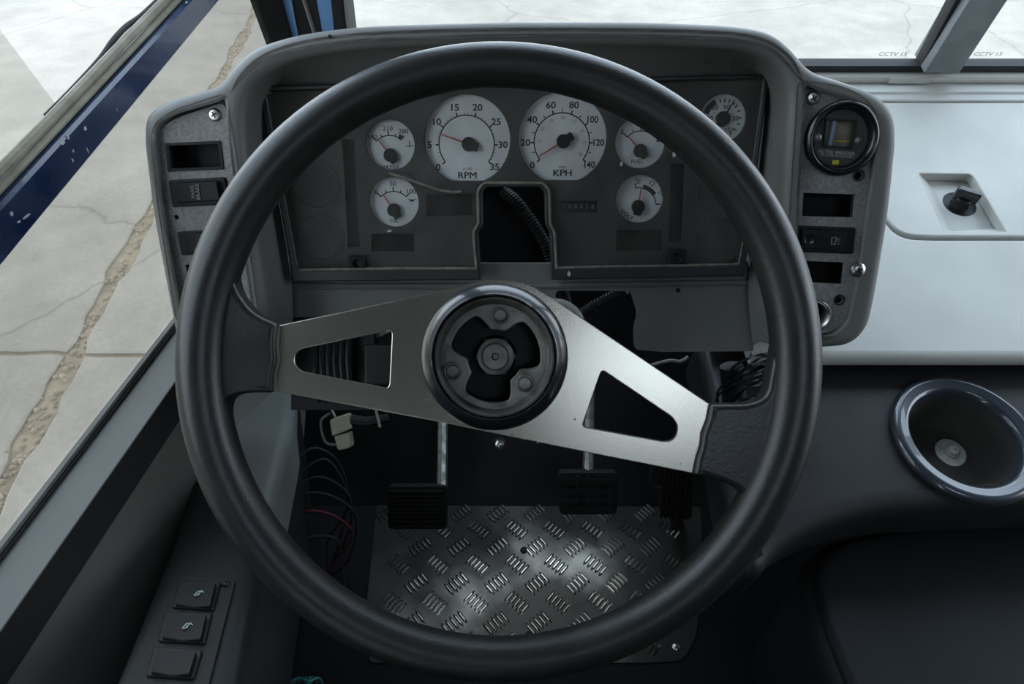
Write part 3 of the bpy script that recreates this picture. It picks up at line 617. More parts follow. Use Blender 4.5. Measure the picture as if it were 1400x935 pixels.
part('scale_ticks', m, INK, g, CL, 0); part('numerals', m2, INK, g, CL, 0); needle(g, c, 63, 27, 11, 9.5, k, 2.2, col=BLACK)
# odometer
x, y = CL.l(791, 282.5, -.006); x0, _ = CL.l(767, 282, -.006); kk = px1('speed')
od = part('odometer', MB().box((x, y, -.009), (50 * kk, 13 * kk, .004)), BLACK, clu, CL, 0)
m = MB()
for i, s in enumerate('108656'): m.text(s, 9 * kk, x + (i - 2.5) * 8 * kk, y, -.0069)
part('digits', m, DIMINK, od, CL, 0)
# clear cover, screw clips, tan worn edge and crack
lens = CL.ls(rp([(361, 121, 3), (1045, 105, 3), (1011, 364, 2)] + notch2 + [(406, 372, 2)], 3), .009)
part('cover_lens', MB().slab(lens, .0075, .0095, 0), CLEAR, clu, CL, 0, label='dusty clear plastic cover')
def edge_line(name, pts, r, z, mt): part(name, MB().tube([CL.l(px, py, z) + (z,) for px, py in pts], r, 6), mt, clu, CL)
edge_line('worn_edge', [(p[0] + (1 if p[0] > 700 else -1), p[1]) for p in rp([(p[0], p[1]) + ((p[2],) if len(p) > 2 else ()) for p in notch2], 4)], .0016, .0125, TAN)
edge_line('worn_edge', [(408, 369), (470, 368), (560, 367), (650, 367)], .0018, .0125, TAN)
edge_line('worn_edge', [(762, 366), (850, 364), (930, 363), (1009, 361)], .0014, .0125, TAN)
edge_line('worn_edge', [(1010, 361), (1016, 330), (1020, 300)], .001, .0125, TAN)
edge_line('dirt_streak', [(531, 237), (545, 241), (560, 246), (580, 253), (600, 260), (618, 263), (630, 262)], .0016, .0098, TAN)
for px, py in ((488, 360), (926, 351)):
    x, y = CL.l(px, py, .012); k = .0008
    cl_ = part('screw_clip', MB().slab(rect(x - 12 * k, y - 10 * k, x + 12 * k, y + 10 * k, 1.5 * k), .004, .0135, .001, [circ(x, y, 6 * k, 16)], .0008), BLACK, clu, CL)
    part('screw', MB().lathe([(6 * k, .004), (6 * k, .009), (4.5 * k, .0095), (4.2 * k, .006)], x, y, 16, cap1=True), PDARK, cl_, CL)
m = MB()
for px, py, l_, w_, an in [(532, 316, 9, 2.5, 1.2), (922, 211, 6, 7, .2), (850, 224, 5, 5, 1), (778, 374, 6, 6, 0)]:
    x, y = CL.l(px, py, .0126); part('chip', MB().slab([(x + math.cos(t + an) * l_ * .0004 * random.uniform(.5, 1), y + math.sin(t + an) * w_ * .0006 * random.uniform(.5, 1)) for t in [j * .9 for j in range(7)]], .0096, .0126, 0), SCUFF, clu, CL, 0)

# ------------------------------------------------------------------ wing switch panels
ZP = ZFACE - .007
def phole(*r, rad=1.5): return CL.ls(rect(*r, rad, 2), ZP)
def screw(parent, px, py, r, z=ZP, fr=CL, mt=BRIGHT, name='screw'):
    x, y = fr.l(px, py, z); k = .00082
    s = part(name, MB().lathe([(r * k, z), (r * k, z + .0008), (r * k * .75, z + .0026), (r * k * .3, z + .0032)], x, y, 20, cap1=True), mt, parent, fr)
    part('cross_slot', MB().box((x, y, z + .0032), (r * k * .9, r * k * .2, .0006), .5).box((x, y, z + .0032), (r * k * .9, r * k * .2, .0006), .5 + math.pi / 2), BLACK, s, fr, 0)
def rocker(parent, bez, roc, tilt, z=ZP, fr=CL, fl=True, label=None):
    k = None
    b = fr.ls(rp([p + (3,) for p in bez], 3), z); r_ = fr.ls(rp([p + (2.5,) for p in roc], 3), z + .004)
    s = part('switch', MB().slab(b, z - .012, z + .0025, .0012, [fr.ls(rp([p + (2,) for p in roc], 3), z + .0025)], .0006, bottom=False), BLACK, parent, fr, label=label)
    u0 = min(p[0] for p in r_); u1 = max(p[0] for p in r_)
    h = lambda u: tilt * abs((u - u0) / (u1 - u0) - .5) * 2 + (tilt * .8 * ((u - u0) / (u1 - u0) - .5))
    q = [Vector(p) for p in fr.ls(roc, z + .004)]; mt_ = (q[0] + q[1]) / 2; mb_ = (q[3] + q[2]) / 2
    he = .0055 + tilt * .3; hm = .0045; h2_ = .0055 + tilt * 1.6; g = .0007; m = MB()
    for quad_, hs in (((q[0], mt_, mb_, q[3]), (he, hm, hm, he)), ((mt_, q[1], q[2], mb_), (hm, h2_, h2_, hm))):
        lo_ = [(p.x, p.y, z - .008) for p in quad_]; cc = sum(quad_, Vector((0, 0))) / 4
        up_ = [(p.x, p.y, z + h - .001) for p, h in zip(quad_, hs)]
        tp_ = [(p.x, p.y + (g if cc.y > p.y else -g), z + h) for p, h in zip(quad_, hs)]
        m.loft([lo_, up_, tp_]); m.add(tp_, [(0, 1, 2, 3)])
    ro = part('rocker', m, ROCK, s, fr, 12); return s, ro, (u0 + u1) / 2, z + .005
# left
lsp = thing('switch_panel', 'speckled grey switch panel in the left wing of the pod', 'switch panel', CL, tuple(CL.l(275, 300, ZP)) + (ZP - .01,))
lo_px = rp([(214, 190, 8), (219, 175, 8), (240, 161, 12), (304, 140, 5), (311, 150), (322, 262), (347, 437, 4), (264, 466, 6), (246, 430), (225, 290)], 4)
sw1 = [(231, 246), (309, 242), (315, 279), (237, 283)]; sw2 = [(243, 317), (312, 312), (318, 345), (249, 349)]; sw3 = [(252, 361), (320, 356), (325, 388), (258, 393)]
lholes = [CL.ls(rp([(228, 198), (300, 195), (304, 229), (232, 232)]), ZP), CL.ls([p for p in sw1], ZP), CL.ls(sw2, ZP), CL.ls(sw3, ZP), circ(*CL.l(241, 297, ZP), .0035, 12)]
lholes = [offset(ccw(h), .001) for h in lholes]
part('plate', MB().slab(CL.ls(lo_px, ZP), ZP - .002, ZP, .0006, lholes, .0003, seg=2), PANEL, lsp, CL)
part('plate_backing', MB().slab(CL.ls([(226, 185), (306, 150), (350, 455), (268, 470)], ZP - .03), ZP - .034, ZP - .03), BLACK, lsp, CL, 0)
fr_l = offset(ccw(CL.ls(rp([(228, 198), (300, 195), (304, 229), (232, 232)]), ZP)), -.0018)
part('blank_frame', MB().slab(fr_l, ZP - .001, ZP + .0012, .0004, [lholes[0]], 0, seg=2), BLACK, lsp, CL)
screw(lsp, 294, 157, 8)
s, ro, uc, zt = rocker(lsp, sw1, [(242, 251), (298, 248), (302, 273), (246, 277)], .0022, label='black brake rocker switch')
x, y = CL.l(264, 262, zt); x2, y2 = CL.l(271, 262, zt)
part('legend', MB().text('PARK', .0055, x, y, zt + .0006, math.pi / 2, .01).text('BRAKE', .0055, x2, y2, zt + .0008, math.pi / 2, .02), DIMINK, s, CL, 0)
rocker(lsp, sw2, [(252, 320), (304, 316), (308, 341), (256, 346)], .002, label='black rocker switch partly behind the rim')
# right
rsp = thing('switch_panel', 'speckled grey panel with round restriction gauge in the right wing', 'switch panel', CL, tuple(CL.l(1140, 300, ZP)) + (ZP - .01,))
ro_px = rp([(1100, 120, 5), (1150, 127, 16), (1183, 145, 18), (1195, 173, 12), (1190, 235), (1168, 385), (1156, 438, 10), (1138, 455, 12), (1086, 460, 4), (1088, 300)], 4)
sw4 = [(1090, 308), (1169, 311), (1165, 347), (1087, 344)]
gc = Vector(CL.l(1149, 189, ZP)); gk = .00081; GR_ = 46 * gk
rholes = [CL.ls([(1098, 263), (1170, 265), (1167, 298), (1096, 296)], ZP), CL.ls(sw4, ZP), CL.ls([(1090, 356), (1154, 358), (1152, 389), (1088, 386)], ZP), circ(*CL.l(1174, 240, ZP), .0045, 12), circ(*CL.l(1147, 410, ZP), .0045, 12), circ(gc.x, gc.y, GR_ - .003, 40), circ(*CL.l(1112, 431, ZP), .015, 24)]
rholes = [offset(ccw(h), .0005) for h in rholes]
part('plate', MB().slab(CL.ls(ro_px, ZP), ZP - .002, ZP, .0006, rholes, .0003, seg=2), PANEL, rsp, CL)
part('plate_backing', MB().slab(CL.ls([(1088, 125), (1180, 145), (1150, 450), (1078, 455)], ZP - .03), ZP - .034, ZP - .03), BLACK, rsp, CL, 0)
screw(rsp, 1111, 134, 8.5); screw(rsp, 1173, 369, 9.5, ZFACE)
for px, py in ((1174, 240), (1147, 410)):
    x, y = CL.l(px, py, ZP); part('grommet', MB().lathe([(.0062, ZP), (.006, ZP + .0012), (.0044, ZP + .001), (.0042, ZP - .004)], x, y, 18), PDARK, rsp, CL)
s, ro, uc, zt = rocker(rsp, sw4, [(1097, 313), (1156, 316), (1153, 341), (1095, 339)], .0012, label='black rocker switch with lamp icon')
x, y = CL.l(1140, 329, zt); k = .0008; m = MB()
for dx, dy, w, h, an in [(-4, 0, 1, 9, .1), (1, 0, 1, 9, -.2), (-1.5, 4.5, 6, 1, .2), (-1.5, -4.5, 6, 1, -.1), (5, 2.5, 4, 1, .2), (5, -.5, 4, 1, 0), (5, -3.5, 4, 1, -.2)]: m.box((x + dx * k, y + dy * k, zt + .0022), (w * k, h * k, .0012), an)
part('legend', m, DIMINK, s, CL, 0)
x, y = CL.l(1107, 327, zt); part('lamp_window', MB().lathe([(7 * k, zt + .0002), (7 * k, zt + .0012), (6 * k, zt + .0008)], x, y, 20, cap1=True), GLOSSBLACK, s, CL)
# restriction gauge
gz = ZP
rg = part('restriction_gauge', MB().lathe([(GR_ - .001, gz - .004), (GR_, gz + .004), (GR_ - .001, gz + .008), (GR_ - .004, gz + .0095), (GR_ - .006, gz + .008), (GR_ - .0068, gz + .0085), (GR_ - .0085, gz + .007), (GR_ - .0095, gz - .002)], gc.x, gc.y, 48), GLOSSBLACK, rsp, CL, 50, label='round black restriction gauge with tiny window')
GFACE = mat('gauge_face_grey', (.045, .045, .043), .55)
part('gauge_face', MB().slab(circ(gc.x, gc.y, GR_ - .009, 40), gz - .004, gz - .001, 0, [CL.ls([(1129, 163), (1169, 166), (1164, 203), (1126, 200)], gz - .001)], .0008), GFACE, rg, CL)
fw = CL.ls([(1128, 161), (1170, 164), (1165, 204), (1125, 201)], gz)
part('window_frame', MB().slab(fw, gz - .002, gz + .001, .0004, [offset(ccw(fw), .002)], .0003), PDARK, rg, CL)
part('indicator', MB().slab(CL.ls([(1127, 162), (1170, 165), (1165, 203), (1125, 201)], gz - .008), gz - .010, gz - .008), FILM, rg, CL, 0)
x, y = CL.l(1151, 193, gz - .007); part('indicator_band', MB().box((x, y, gz - .0079), (.022, .0016, .0004)), YELLOW, rg, CL, 0)
u = CL.l(1138, 180, gz - .006); part('indicator_tube', MB().tube([(u[0] + .0015, u[1] + .016, gz - .0075), (u[0], u[1], gz - .0075), (u[0] - .0015, u[1] - .014, gz - .0075)], .0035, 10), mat('clear_tube', (.25, .3, .38), .12, 0), rg, CL)
x, y = CL.l(1144, 209, gz); x2, y2 = CL.l(1144, 213.5, gz)
tr = -.07
part('lettering', MB().text('FILTER MINDER', .0050, x, y, gz - .0008, tr, .012, 1.12).text('AIR FILTER RESTRICTION', .0026, x2, y2, gz - .0008, tr, .01, 1.15), WHITEINK, rg, CL, 0)
x, y = CL.l(1141, 222, gz); part('reset_tab', MB().box((x, y, gz + .0015), (.0062, .0042, .003)), YELLOW, rg, CL, 0)
for px, py in ((1118, 188), (1174, 192)):
    x, y = CL.l(px, py, gz); sc_ = part('screw', MB().lathe([(.0042, gz - .001), (.0042, gz), (.003, gz + .0008)], x, y, 16, cap1=True), DULL, rg, CL)
x, y = CL.l(1112, 431, ZP)
part('socket', MB().lathe([(.019, ZP), (.019, ZP + .003), (.017, ZP + .0045), (.0145, ZP + .003), (.014, ZP - .012)], x, y, 32), BRIGHT, rsp, CL, 60, label='chrome ringed socket peeking past the rim')

# ------------------------------------------------------------------ steering wheel
WD = .508
WF = Frame(pt(682, 494.5, WD), RGT, UPV)
whl = thing('steering_wheel', 'large black two spoke steering wheel with bare steel centre', 'steering wheel', WF, (0, 0, -.02))
mpx = WD / FPX
R_out = 441 * mpx; tr_ = .0182; RM = R_out - tr_ - .0008
m = MB(); L = []
for k in range(128):
    t = 2 * math.pi * k / 128; rr = tr_ * (1 - .12 * math.sin(t) ** 2); ry = 1.0
    L.append([((RM + rr * math.cos(p)) * math.cos(t), (RM + rr * math.cos(p)) * math.sin(t) * ry, rr * 1.02 * math.sin(p)) for p in [2 * math.pi * j / 24 for j in range(24)]])
m.loft(L + [L[0]]); rim = part('rim', m, RIM, whl, WF, 80)
gl_px = rp([(318, 375, 0), (323, 398, 14), (345, 428, 16), (379, 443, 4), (376, 470), (378, 492), (373, 512), (372, 537, 4), (335, 537, 14), (308, 545, 16), (308, 600, 8), (280, 590), (266, 540), (264, 470), (280, 400)], 5)
gr_px = rp([(972, 553, 3), (1020, 553, 8), (1048, 545, 16), (1056, 500, 14), (1062, 470), (1090, 480), (1100, 560), (1086, 640), (1062, 700), (1040, 735), (1034, 700, 20), (1010, 668, 20), (980, 656, 10), (949, 649, 3), (954, 625), (959, 610), (961, 592), (968, 574)], 5)
for px_ in (gl_px, gr_px): part('spoke_grip', MB().slab(WF.ls(px_, .005), -.010, .0065, .004, seg=3), RIM, whl, WF, 60)
sp_px = rp([(360, 449), (612, 396, 30), (655, 385), (685, 382, 14), (722, 387, 14), (752, 405, 20), (985, 562), (965, 651), (760, 610), (586, 574), (355, 531)], 5)
h1 = rp([(403, 479, 16), (536, 451, 8), (532, 531, 8), (403, 506, 16)], 6); h2 = rp([(823, 505, 7), (929, 577, 16), (921, 606, 18), (796, 583, 6)], 6)
part('spoke_plate', MB().slab(WF.ls(sp_px), -.003, 0, .0007, [WF.ls(h1), WF.ls(h2), circ(*WF.l(676, 488), .048, 64)], .0007, seg=2), STEEL, whl, WF, 15, label='brushed steel spoke plate with two cut-outs')
m = MB()
for px, py in [(590, 443), (584, 462), (577, 470), (586, 477), (584, 497), (578, 509), (590, 545), (582, 546), (786, 573), (700, 594), (735, 605), (930, 634), (600, 430), (575, 441)]:
    x, y = WF.l(px, py); m.slab(circ(x, y, random.uniform(.0004, .0011), 8), .0, .0002, 0)
part('pit_marks', m, DULL, whl, WF, 0, kind='stuff')
hc = Vector(WF.l(676, 488, .006)); HR = 101.5 * mpx * .985
m = MB(); m.lathe([(HR, 0), (HR, .003), (HR - .001, .005), (HR - .004, .010), (HR - .0086, .0140), (HR - .0092, .0138), (HR - .0094, .013), (HR - .0095, .009), (HR - .010, -.004)], hc.x, hc.y, 72)
part('hub_ring', m, HUBP, whl, WF, 50, label='raised black hub ring')
m = MB(); m.lathe([(HR - .0098, .006), (HR - .0105, .0095), (HR - .012, .0100), (HR - .013, .0085), (HR - .0135, -.004), (HR - .015, -.006)], hc.x, hc.y, 72)
part('cup_wall', m, DULL, whl, WF, 50)
bolts = [Vector(WF.l(684, 431, -.006)), Vector(WF.l(718, 524, -.006)), Vector(WF.l(619, 507, -.006))]
hc2 = Vector(WF.l(677, 488, -.006)); tre = []
ba = [math.atan2((b - hc2).y, (b - hc2).x) for b in bolts]
for k in range(90):
    t = 2 * math.pi * k / 90
    d = min(abs((t - x + math.pi) % (2 * math.pi) - math.pi) for x in ba)
    s_ = min(1, max(0, (d - math.radians(14)) / math.radians(19))); s_ = s_ * s_ * (3 - 2 * s_)
    tre.append((hc2.x + (.0205 + .0135 * s_) * math.cos(t), hc2.y + (.0205 + .0135 * s_) * math.sin(t)))
m = MB(); m.slab(circ(hc.x, hc.y, HR - .0145, 72), -.009, -.006, 0, [tre], .0012); part('hub_plate', m, DULL, whl, WF, 40, label='grimy three-lobed hub plate')
for b in bolts:
    part('bolt', MB().lathe([(.0068, -.006), (.0068, -.0052), (.0062, -.0048), (.0050, -.0052), (.0046, -.0036), (.0040, -.0030)], b.x, b.y, 24, cap1=True), DULL, whl, WF, 30)
m = MB(); m.slab(circ(hc2.x, hc2.y, .0165, 6), -.034, -.021, .002); m.lathe([(.0145, -.021), (.014, -.019), (.0105, -.019), (.0105, -.0135), (.0095, -.0125), (.003, -.0125), (.002, -.016)], hc2.x, hc2.y, 32, cap1=True)
part('shaft_nut', m, DULL, whl, WF, 30)
m = MB(); m.lathe([(HR - .006, -.003), (HR - .008, -.025), (.035, -.036), (.018, -.037), (.014, -.05), (.014, -.06)], hc.x, hc.y, 40); m.lathe([(.034, -.035), (.0165, -.035)], hc.x, hc.y, 40)
part('hub_body', m, BLACK, whl, WF)

# ------------------------------------------------------------------ steering column
colm = thing('steering_column', 'dark steering column with ribbed bellows behind the wheel', 'steering column', WF, (0, 0, -.5))
c0 = Vector((hc.x, hc.y, 0)); m = MB()
def cpt(z, dx=0, dy=0): return (c0.x + dx + z * .0, c0.y + dy, z)
m.tube([cpt(-.061), cpt(-.09), cpt(-.10), cpt(-.35), cpt(-.50)], [.02, .02, .036, .038, .04], 24); part('column_tube', m, PDARK, colm, WF)
bx0 = WF.l(437, 500, -.30); m = MB()
for i in range(6):
    x, y = WF.l(433 + i * 9, 492, -.30); m.tube([(x, y + .06, -.32), (x, y + .03, -.30), (x, y, -.295), (x, y - .05, -.31)], .0046, 8)
x, y = WF.l(455, 492, -.31); m.box((x, y, -.32), (.10, .12, .02)); part('bellows', m, BLACK, colm, WF)
x, y = WF.l(518, 500, -.30); m = MB(); m.slab(rect(x - .016, y - .022, x + .022, y + .025, .002), -.36, -.295, .002); part('stalk_housing', m, PDARK, colm, WF)
x, y = WF.l(788, 435, -.16); m = MB(); m.slab(circ(x - .02, y - .01, .03, 24), -.22, -.16, .006); part('bracket', m, PODG, colm, WF)

# ------------------------------------------------------------------ hoses and wiring under the dash
def conduit(name, pts, r, label, rib=.006):
    P = spline(pts, 14); L_ = [0.0]
    for i in range(1, len(P)): L_.append(L_[-1] + (P[i] - P[i - 1]).length)
    Q = []; rr = []; n = int(L_[-1] / rib * 4); i = 0
    for q in range(n + 1):
        t = L_[-1] * q / n
        while i < len(P) - 2 and L_[i + 1] < t: i += 1
        Q.append(P[i].lerp(P[i + 1], (t - L_[i]) / max(1e-9, L_[i + 1] - L_[i]))); rr.append(r * (1.0 if q % 4 < 2 else .8))
    return part(name, MB().tube(Q, rr, 10), PDARK, None, WORLD, 20, label=label, cat='hose', group='corrugated hoses')
conduit('corrugated_hose', [CL.w(*CL.l(690, 262, -.075), -.075), CL.w(*CL.l(712, 283, -.055), -.055), CL.w(*CL.l(746, 336, -.05), -.05), CL.w(*CL.l(775, 420, -.06), -.06), CL.w(*CL.l(784, 520, -.08), -.08)], .0075, 'black corrugated hose inside the square cluster opening', .004)
conduit('corrugated_hose', [CL.w(*CL.l(855, 395, -.03), -.03), CL.w(*CL.l(838, 405, -.035), -.035), CL.w(*CL.l(795, 430, -.05), -.05), CL.w(*CL.l(740, 480, -.09), -.09)], .0075, 'black corrugated hose crossing the opening under the instruments', .004)
part('cluster_cavity', MB().slab(CL.ls([(560, 200), (860, 200), (880, 500), (540, 500)], -.12), -.125, -.12), BLACK, pod, CL, 0)
# wire bundle right
wb = thing('wire_bundle', 'tangle of thin black wires hanging under the dash', 'wires', at=tuple(pt(1030, 540, .85)))
for i in range(16):
    x0 = 1070 - random.uniform(0, 10); y0 = 486 + i * 4.2
    P = spline([pt(x0, y0 - 4, .80), pt(1040 + random.uniform(-6, 6), y0 + random.uniform(-3, 4), .79), pt(1012 + random.uniform(-10, 10), y0 + 10 + random.uniform(-2, 10), .80), pt(990 + random.uniform(-10, 12), y0 + 40, .84), pt(985, y0 + 70, .9)], 6)
    part('wire', MB().tube(P, .0016, 6), GLOSSBLACK, wb)
part('wire_sleeve', MB().tube([pt(1000, 500, .83), pt(1003, 530, .84), pt(1008, 570, .88)], .014, 12), BLACK, wb)
cb = thing('cable_tie_wire', 'pale loose wire end under the right of the dash', 'wire', at=tuple(pt(920, 495, .9)))
part('wire', MB().tube(spline([pt(888, 500, .9), pt(915, 493, .9), pt(930, 494, .9), pt(941, 488, .9)], 5), .0022, 6), PODG, cb)
# connector cluster left
co = thing('wiring_connector', 'ivory plastic wiring connector hanging under the left dash', 'connector', at=tuple(pt(468, 600, .92)))
CF = Frame(pt(468, 582, .90), RGT + UPV * .25, UPV)
part('plug_body', MB().slab(rp([(-.014, -.010, .003), (.014, -.006, .003), (.012, .014, .004), (-.012, .012, .003)], 2), -.015, .01, .002), IVORY, co, CF)
part('plug_end', MB().slab(rp([(-.012, -.030, .004), (.006, -.030, .004), (.008, -.010, .002), (-.012, -.010, .002)], 2), -.013, .008, .002), IVORY, co, CF)
part('wire', MB().tube(spline([CF.w(-.012, .02, 0), CF.w(-.026, .012, 0), CF.w(-.027, -.014, 0), CF.w(-.016, -.022, .0), CF.w(-.008, -.02, -.002)], 5), .0018, 6), PODG, co)
part('wire', MB().tube(spline([CF.w(-.006, .012, 0), CF.w(-.008, .03, 0), CF.w(-.004, .06, -.02)], 5), .0018, 6), IVORY, co)
part('sleeve', MB().tube([CF.w(.012, .004, 0), CF.w(.03, -.004, -.004), CF.w(.06, -.006, -.01)], [.009, .008, .006], 10), BLACK, co)
part('tag', MB().hexa([CF.w(.047, -.014, .004), CF.w(.050, -.014, .004), CF.w(.050, -.014, .0), CF.w(.047, -.014, 0)], [CF.w(.047, .012, .004), CF.w(.050, .012, .004), CF.w(.050, .012, 0), CF.w(.047, .012, 0)]), IVORY, co, smooth=0)
lb = thing('wire_loom', 'dark loom of looping cables in the left footwell', 'wires', at=tuple(pt(430, 700, 1.0)))
for i in range(6):
    y0 = 612 + i * 24
    P = spline([pt(392, y0 + 46 + random.uniform(-8, 8), 1.04), pt(412, y0 + random.uniform(-6, 12), 1.05), pt(446 + random.uniform(-12, 16), y0 + random.uniform(-8, 8), 1.06), pt(474 + random.uniform(-10, 14), y0 + 30 + random.uniform(-8, 10), 1.08), pt(462 + random.uniform(-20, 20), y0 + 80, 1.10), pt(450, 790, 1.12)], 6)
    part('wire', MB().tube(P, .0022, 6), REDW if i == 4 else RUBBER, lb)

# ------------------------------------------------------------------ pedals
def pedal(name, label, quad, d0, d1, thick, ribs, vertical, arm=None, armd=None, mt=RUBBER, grid=False):
    A = pt((quad[0][0] + quad[1][0]) / 2, quad[0][1], d0); B = pt((quad[2][0] + quad[3][0]) / 2, quad[2][1], d1)
    fr = Frame((A + B) / 2, (1, 0, 0), A - B); t = thing(name, label, 'pedal', fr, (0, 0, -.01), 'floor pedals')
    L = ccw(fr.ls(rp([q + (8,) for q in quad], 4)))
    part('pad', MB().slab(L, -thick, 0, .002), mt, t, fr)
    u0, u1 = min(p[0] for p in L) + .005, max(p[0] for p in L) - .005; v0, v1 = min(p[1] for p in L) + .005, max(p[1] for p in L) - .005
    for i in range(ribs):
        f = (i + .5) / ribs
        m = MB()
        if vertical: m.box((u0 + (u1 - u0) * f, (v0 + v1) / 2, .002), ((u1 - u0) / ribs * .5, v1 - v0, .004))
        else: m.box(((u0 + u1) / 2, v0 + (v1 - v0) * f, .002), (u1 - u0, (v1 - v0) / ribs * .5, .004))
        part('rib', m, mt, t, fr, 0)
    if grid:
        for i in range(5):
            f = (i + .5) / 5; part('rib', MB().box((u0 + (u1 - u0) * f, (v0 + v1) / 2, .0018), (.004, v1 - v0, .0036)), mt, t, fr, 0)
    if arm: part('arm', MB().tube([pt(*arm[0], armd[0]), pt(*arm[1], armd[1])], .0085, 8), DULL, t)
    return t, fr
PEDM = mat('pedal_rubber', (0.009, 0.0084, 0.0078), .6, spec=.2)
pedal('clutch_pedal', 'clutch pedal with horizontal ribs on a steel arm', [(530, 664), (611, 664), (611, 724), (530, 724)], 1.04, 1.05, .012, 9, False, ((606, 505), (604, 668)), (1.2, 1.05), PEDM)
pedal('brake_pedal', 'brake pedal with a grid patterned rubber pad', [(762, 646), (846, 646), (844, 704), (765, 704)], 1.02, 1.04, .012, 4, False, ((806, 525), (804, 650)), (1.18, 1.03), PEDM, True)
t, fr = pedal('accelerator_pedal', 'accelerator treadle with vertical ribs beside the right spoke', [(903, 615), (950, 618), (946, 712), (902, 705)], 1.04, 1.08, .01, 7, True, None, None, PEDM)
part('bracket', MB().tube(spline([pt(893, 632, 1.04), pt(889, 655, 1.045), pt(892, 666, 1.05), pt(905, 668, 1.05)], 5), .004, 8), PEDM, t)

part('hinge', MB().tube([pt(924, 700, 1.085), hz(926, 716, .004)], .012, 10), BLACK, t)
x, y = WF.l(683, 607, -.25); part('bolt_head', MB().lathe([(.006, -.262), (.006, -.252), (.0045, -.248), (.002, -.2465)], x, y, 14, cap1=True), BRIGHT, colm, WF)
# ------------------------------------------------------------------ tread plate
tp = thing('tread_plate', 'worn aluminium tread plate riveted to the cab floor', 'floor plate', at=(0, .55, 0))
F0 = Frame((0, 0, 0), (1, 0, 0), (0, 1, 0))
plx = F0.ls(rp([(515, 690), (958, 693), (962, 800), (952, 868, 4), (936, 903, 14), (880, 906), (505, 906, 6), (500, 830)], 4), .003)
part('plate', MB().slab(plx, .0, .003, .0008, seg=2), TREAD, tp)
m = MB(); x0, y0 = F0.l(707, 824, .003)
xs = [p[0] for p in plx]; ys_ = [p[1] for p in plx]; px_, py_ = .0655, .066
from itertools import product
def inside(x, y):
    c = False
    for i in range(len(plx)):
        (xa, ya), (xb, yb_) = plx[i - 1], plx[i]
        if (ya > y) != (yb_ > y) and x < (xb - xa) * (y - ya) / (yb_ - ya) + xa: c = not c
    return c
for i, j, o in product(range(-7, 8), range(-5, 7), (0, 1)):
    cx, cy = x0 + (i + .5 * o) * px_, y0 + (j + .5 * o) * py_
    if not inside(cx + .02, cy - .012) or not inside(cx - .02, cy + .012): continue
    an = math.radians(50 if o == 0 else -50)
    for q in range(5):
        ox = (q - 2) * .0078; ax = -math.sin(an) * ox * 1.0; ay = math.cos(an) * ox
        lx = cx + ax; ly = cy + ay; hl = .0142; hw = .003
        ca, sa = math.cos(an), math.sin(an)
        base = [(-hl, 0), (-hl * .6, -hw), (hl * .6, -hw), (hl, 0), (hl * .6, hw), (-hl * .6, hw)]; topl = [(-hl * .6, 0), (-hl * .4, -hw * .3), (hl * .4, -hw * .3), (hl * .6, 0), (hl * .4, hw * .3), (-hl * .4, hw * .3)]
        tf = lambda p, z: (lx + p[0] * ca - p[1] * sa, ly + p[0] * sa + p[1] * ca, z)
        A_ = [tf(p, .003) for p in base]; B_ = [tf(p, .0048) for p in topl]; m.loft([A_, B_]); m.add(B_, [tuple(range(6))])
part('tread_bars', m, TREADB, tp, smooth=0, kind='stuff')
for px, py in ((716, 752), (723, 868), (924, 884)):
    x, y = F0.l(px, py, .004); part('rivet', MB().lathe([(.006, .003), (.0055, .005), (.003, .0065)], x, y, 14, cap1=True), BRIGHT if px > 800 else BLACK, tp)

# ------------------------------------------------------------------ left side console with window switches
kk = .002056
A, B = pt(300, 600, 1 / (kk * 500)), pt(300, 860, 1 / (kk * 760))
LC = Frame(B, (1, 0, 0), A - B)
sc_ = thing('side_console', 'dark grey side console sloping down beside the driver', 'console', LC, (0, 0, -.2))
lcp = LC.ls(rp([(215, 560), (405, 520), (408, 570, 30), (372, 700, 40), (318, 990), (125, 990), (232, 740, 30), (262, 650, 20)], 5))
part('console_body', MB().slab(lcp, -.22, 0, .02, seg=5, bottom=False), SIDEM, sc_, LC, 60)
kp = LC.ls(rp([(296, 520), (404, 528), (402, 570, 20), (374, 690, 30), (350, 735, 20), (316, 680, 20), (294, 600, 20)], 5), .02)
part('knee_panel', MB().slab(kp, -.06, .02, .016, seg=5, bottom=False), KNEE, sc_, LC, 60, label='paler grey knee panel')
wp = thing('window_switch_panel', 'grey plate with three black rocker switches on the side console', 'switch panel', LC, tuple(LC.l(245, 870)) + (0,))
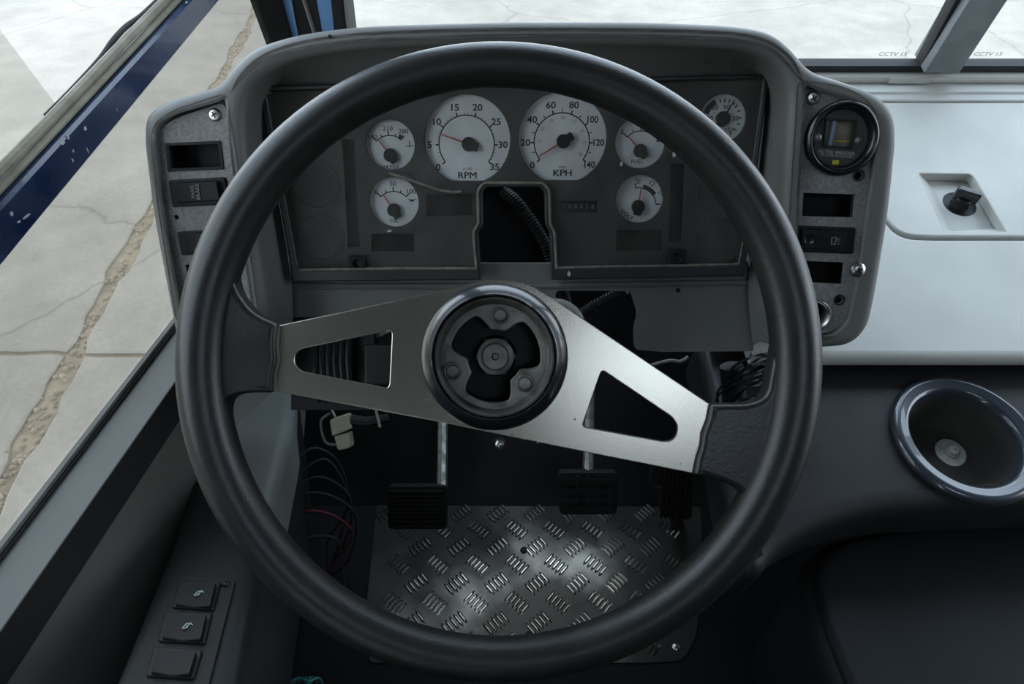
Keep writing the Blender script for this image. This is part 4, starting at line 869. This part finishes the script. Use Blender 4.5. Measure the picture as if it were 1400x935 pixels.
s5 = [(246, 795), (303, 797), (293, 836), (235, 832)]; s6 = [(226, 838), (291, 840), (281, 882), (216, 878)]; s7 = [(211, 886), (278, 891), (266, 930), (200, 926)]
quad = [(247, 786), (322, 793), (278, 965), (180, 965)]
part('plate', MB().slab(LC.ls(rp([q + (3,) for q in quad], 2), .003), -.001, .003, .0006, [offset(ccw(LC.ls(s, .003)), .0008) for s in (s5, s6, s7)], .0003, seg=2, bottom=False), SIDEM, wp, LC)
def shrink(q, a=.86, dx=-3, dy=-2):
    cx = sum(p[0] for p in q) / 4; cy = sum(p[1] for p in q) / 4; return [(cx + (p[0] - cx) * a + dx, cy + (p[1] - cy) * a + dy) for p in q]
for q, icon, dz in ((s5, True, .003), (s6, True, .003), (s7, False, .0)):
    s, ro, uc, zt = rocker(wp, q, shrink(q, .8 if icon else .78, -1, -1), .001, .003, LC, label='black window rocker switch' + (' with pale arrow icon' if icon else ''))
    if icon:
        cx = sum(p[0] for p in q) / 4 + 2; cy = sum(p[1] for p in q) / 4 - 4; x, y = LC.l(cx, cy, zt + .001); k = .0007; m = MB()
        for dx, dy, w, h, an in [(-3, 0, 1.4, 9, -.3), (0, -4, 6, 1.4, .5), (2, 1, 1.4, 8, -.5), (1, 4, 6, 1.3, .3), (5, 3, 5, 1.3, -.7)]: m.box((x + dx * k, y + dy * k, zt + .0012), (w * k, h * k, .0004), an)
        part('legend', m, TEALINK, s, LC, 0)
screw(wp, 309, 799, 5, .003, LC, PDARK)
# teal cord knob at the bottom edge
kf = Frame(pt(420, 932, .985), RGT, UPV)
cord = thing('coiled_cord', 'small shiny teal coiled cord at the bottom of the view', 'cord', kf, (0, 0, -.02))
for i in range(7):
    a_ = i * .42 - .2; P = [(.012 * math.sin(t) * math.cos(a_) - .012 + .004 * i, .013 * math.cos(t) - .006, .012 * math.sin(t) * math.sin(a_) + .004) for t in [j * math.pi / 6 - 1.5 for j in range(8)]]
    part('coil', MB().tube(P, .0022, 6), TEAL, cord, kf)
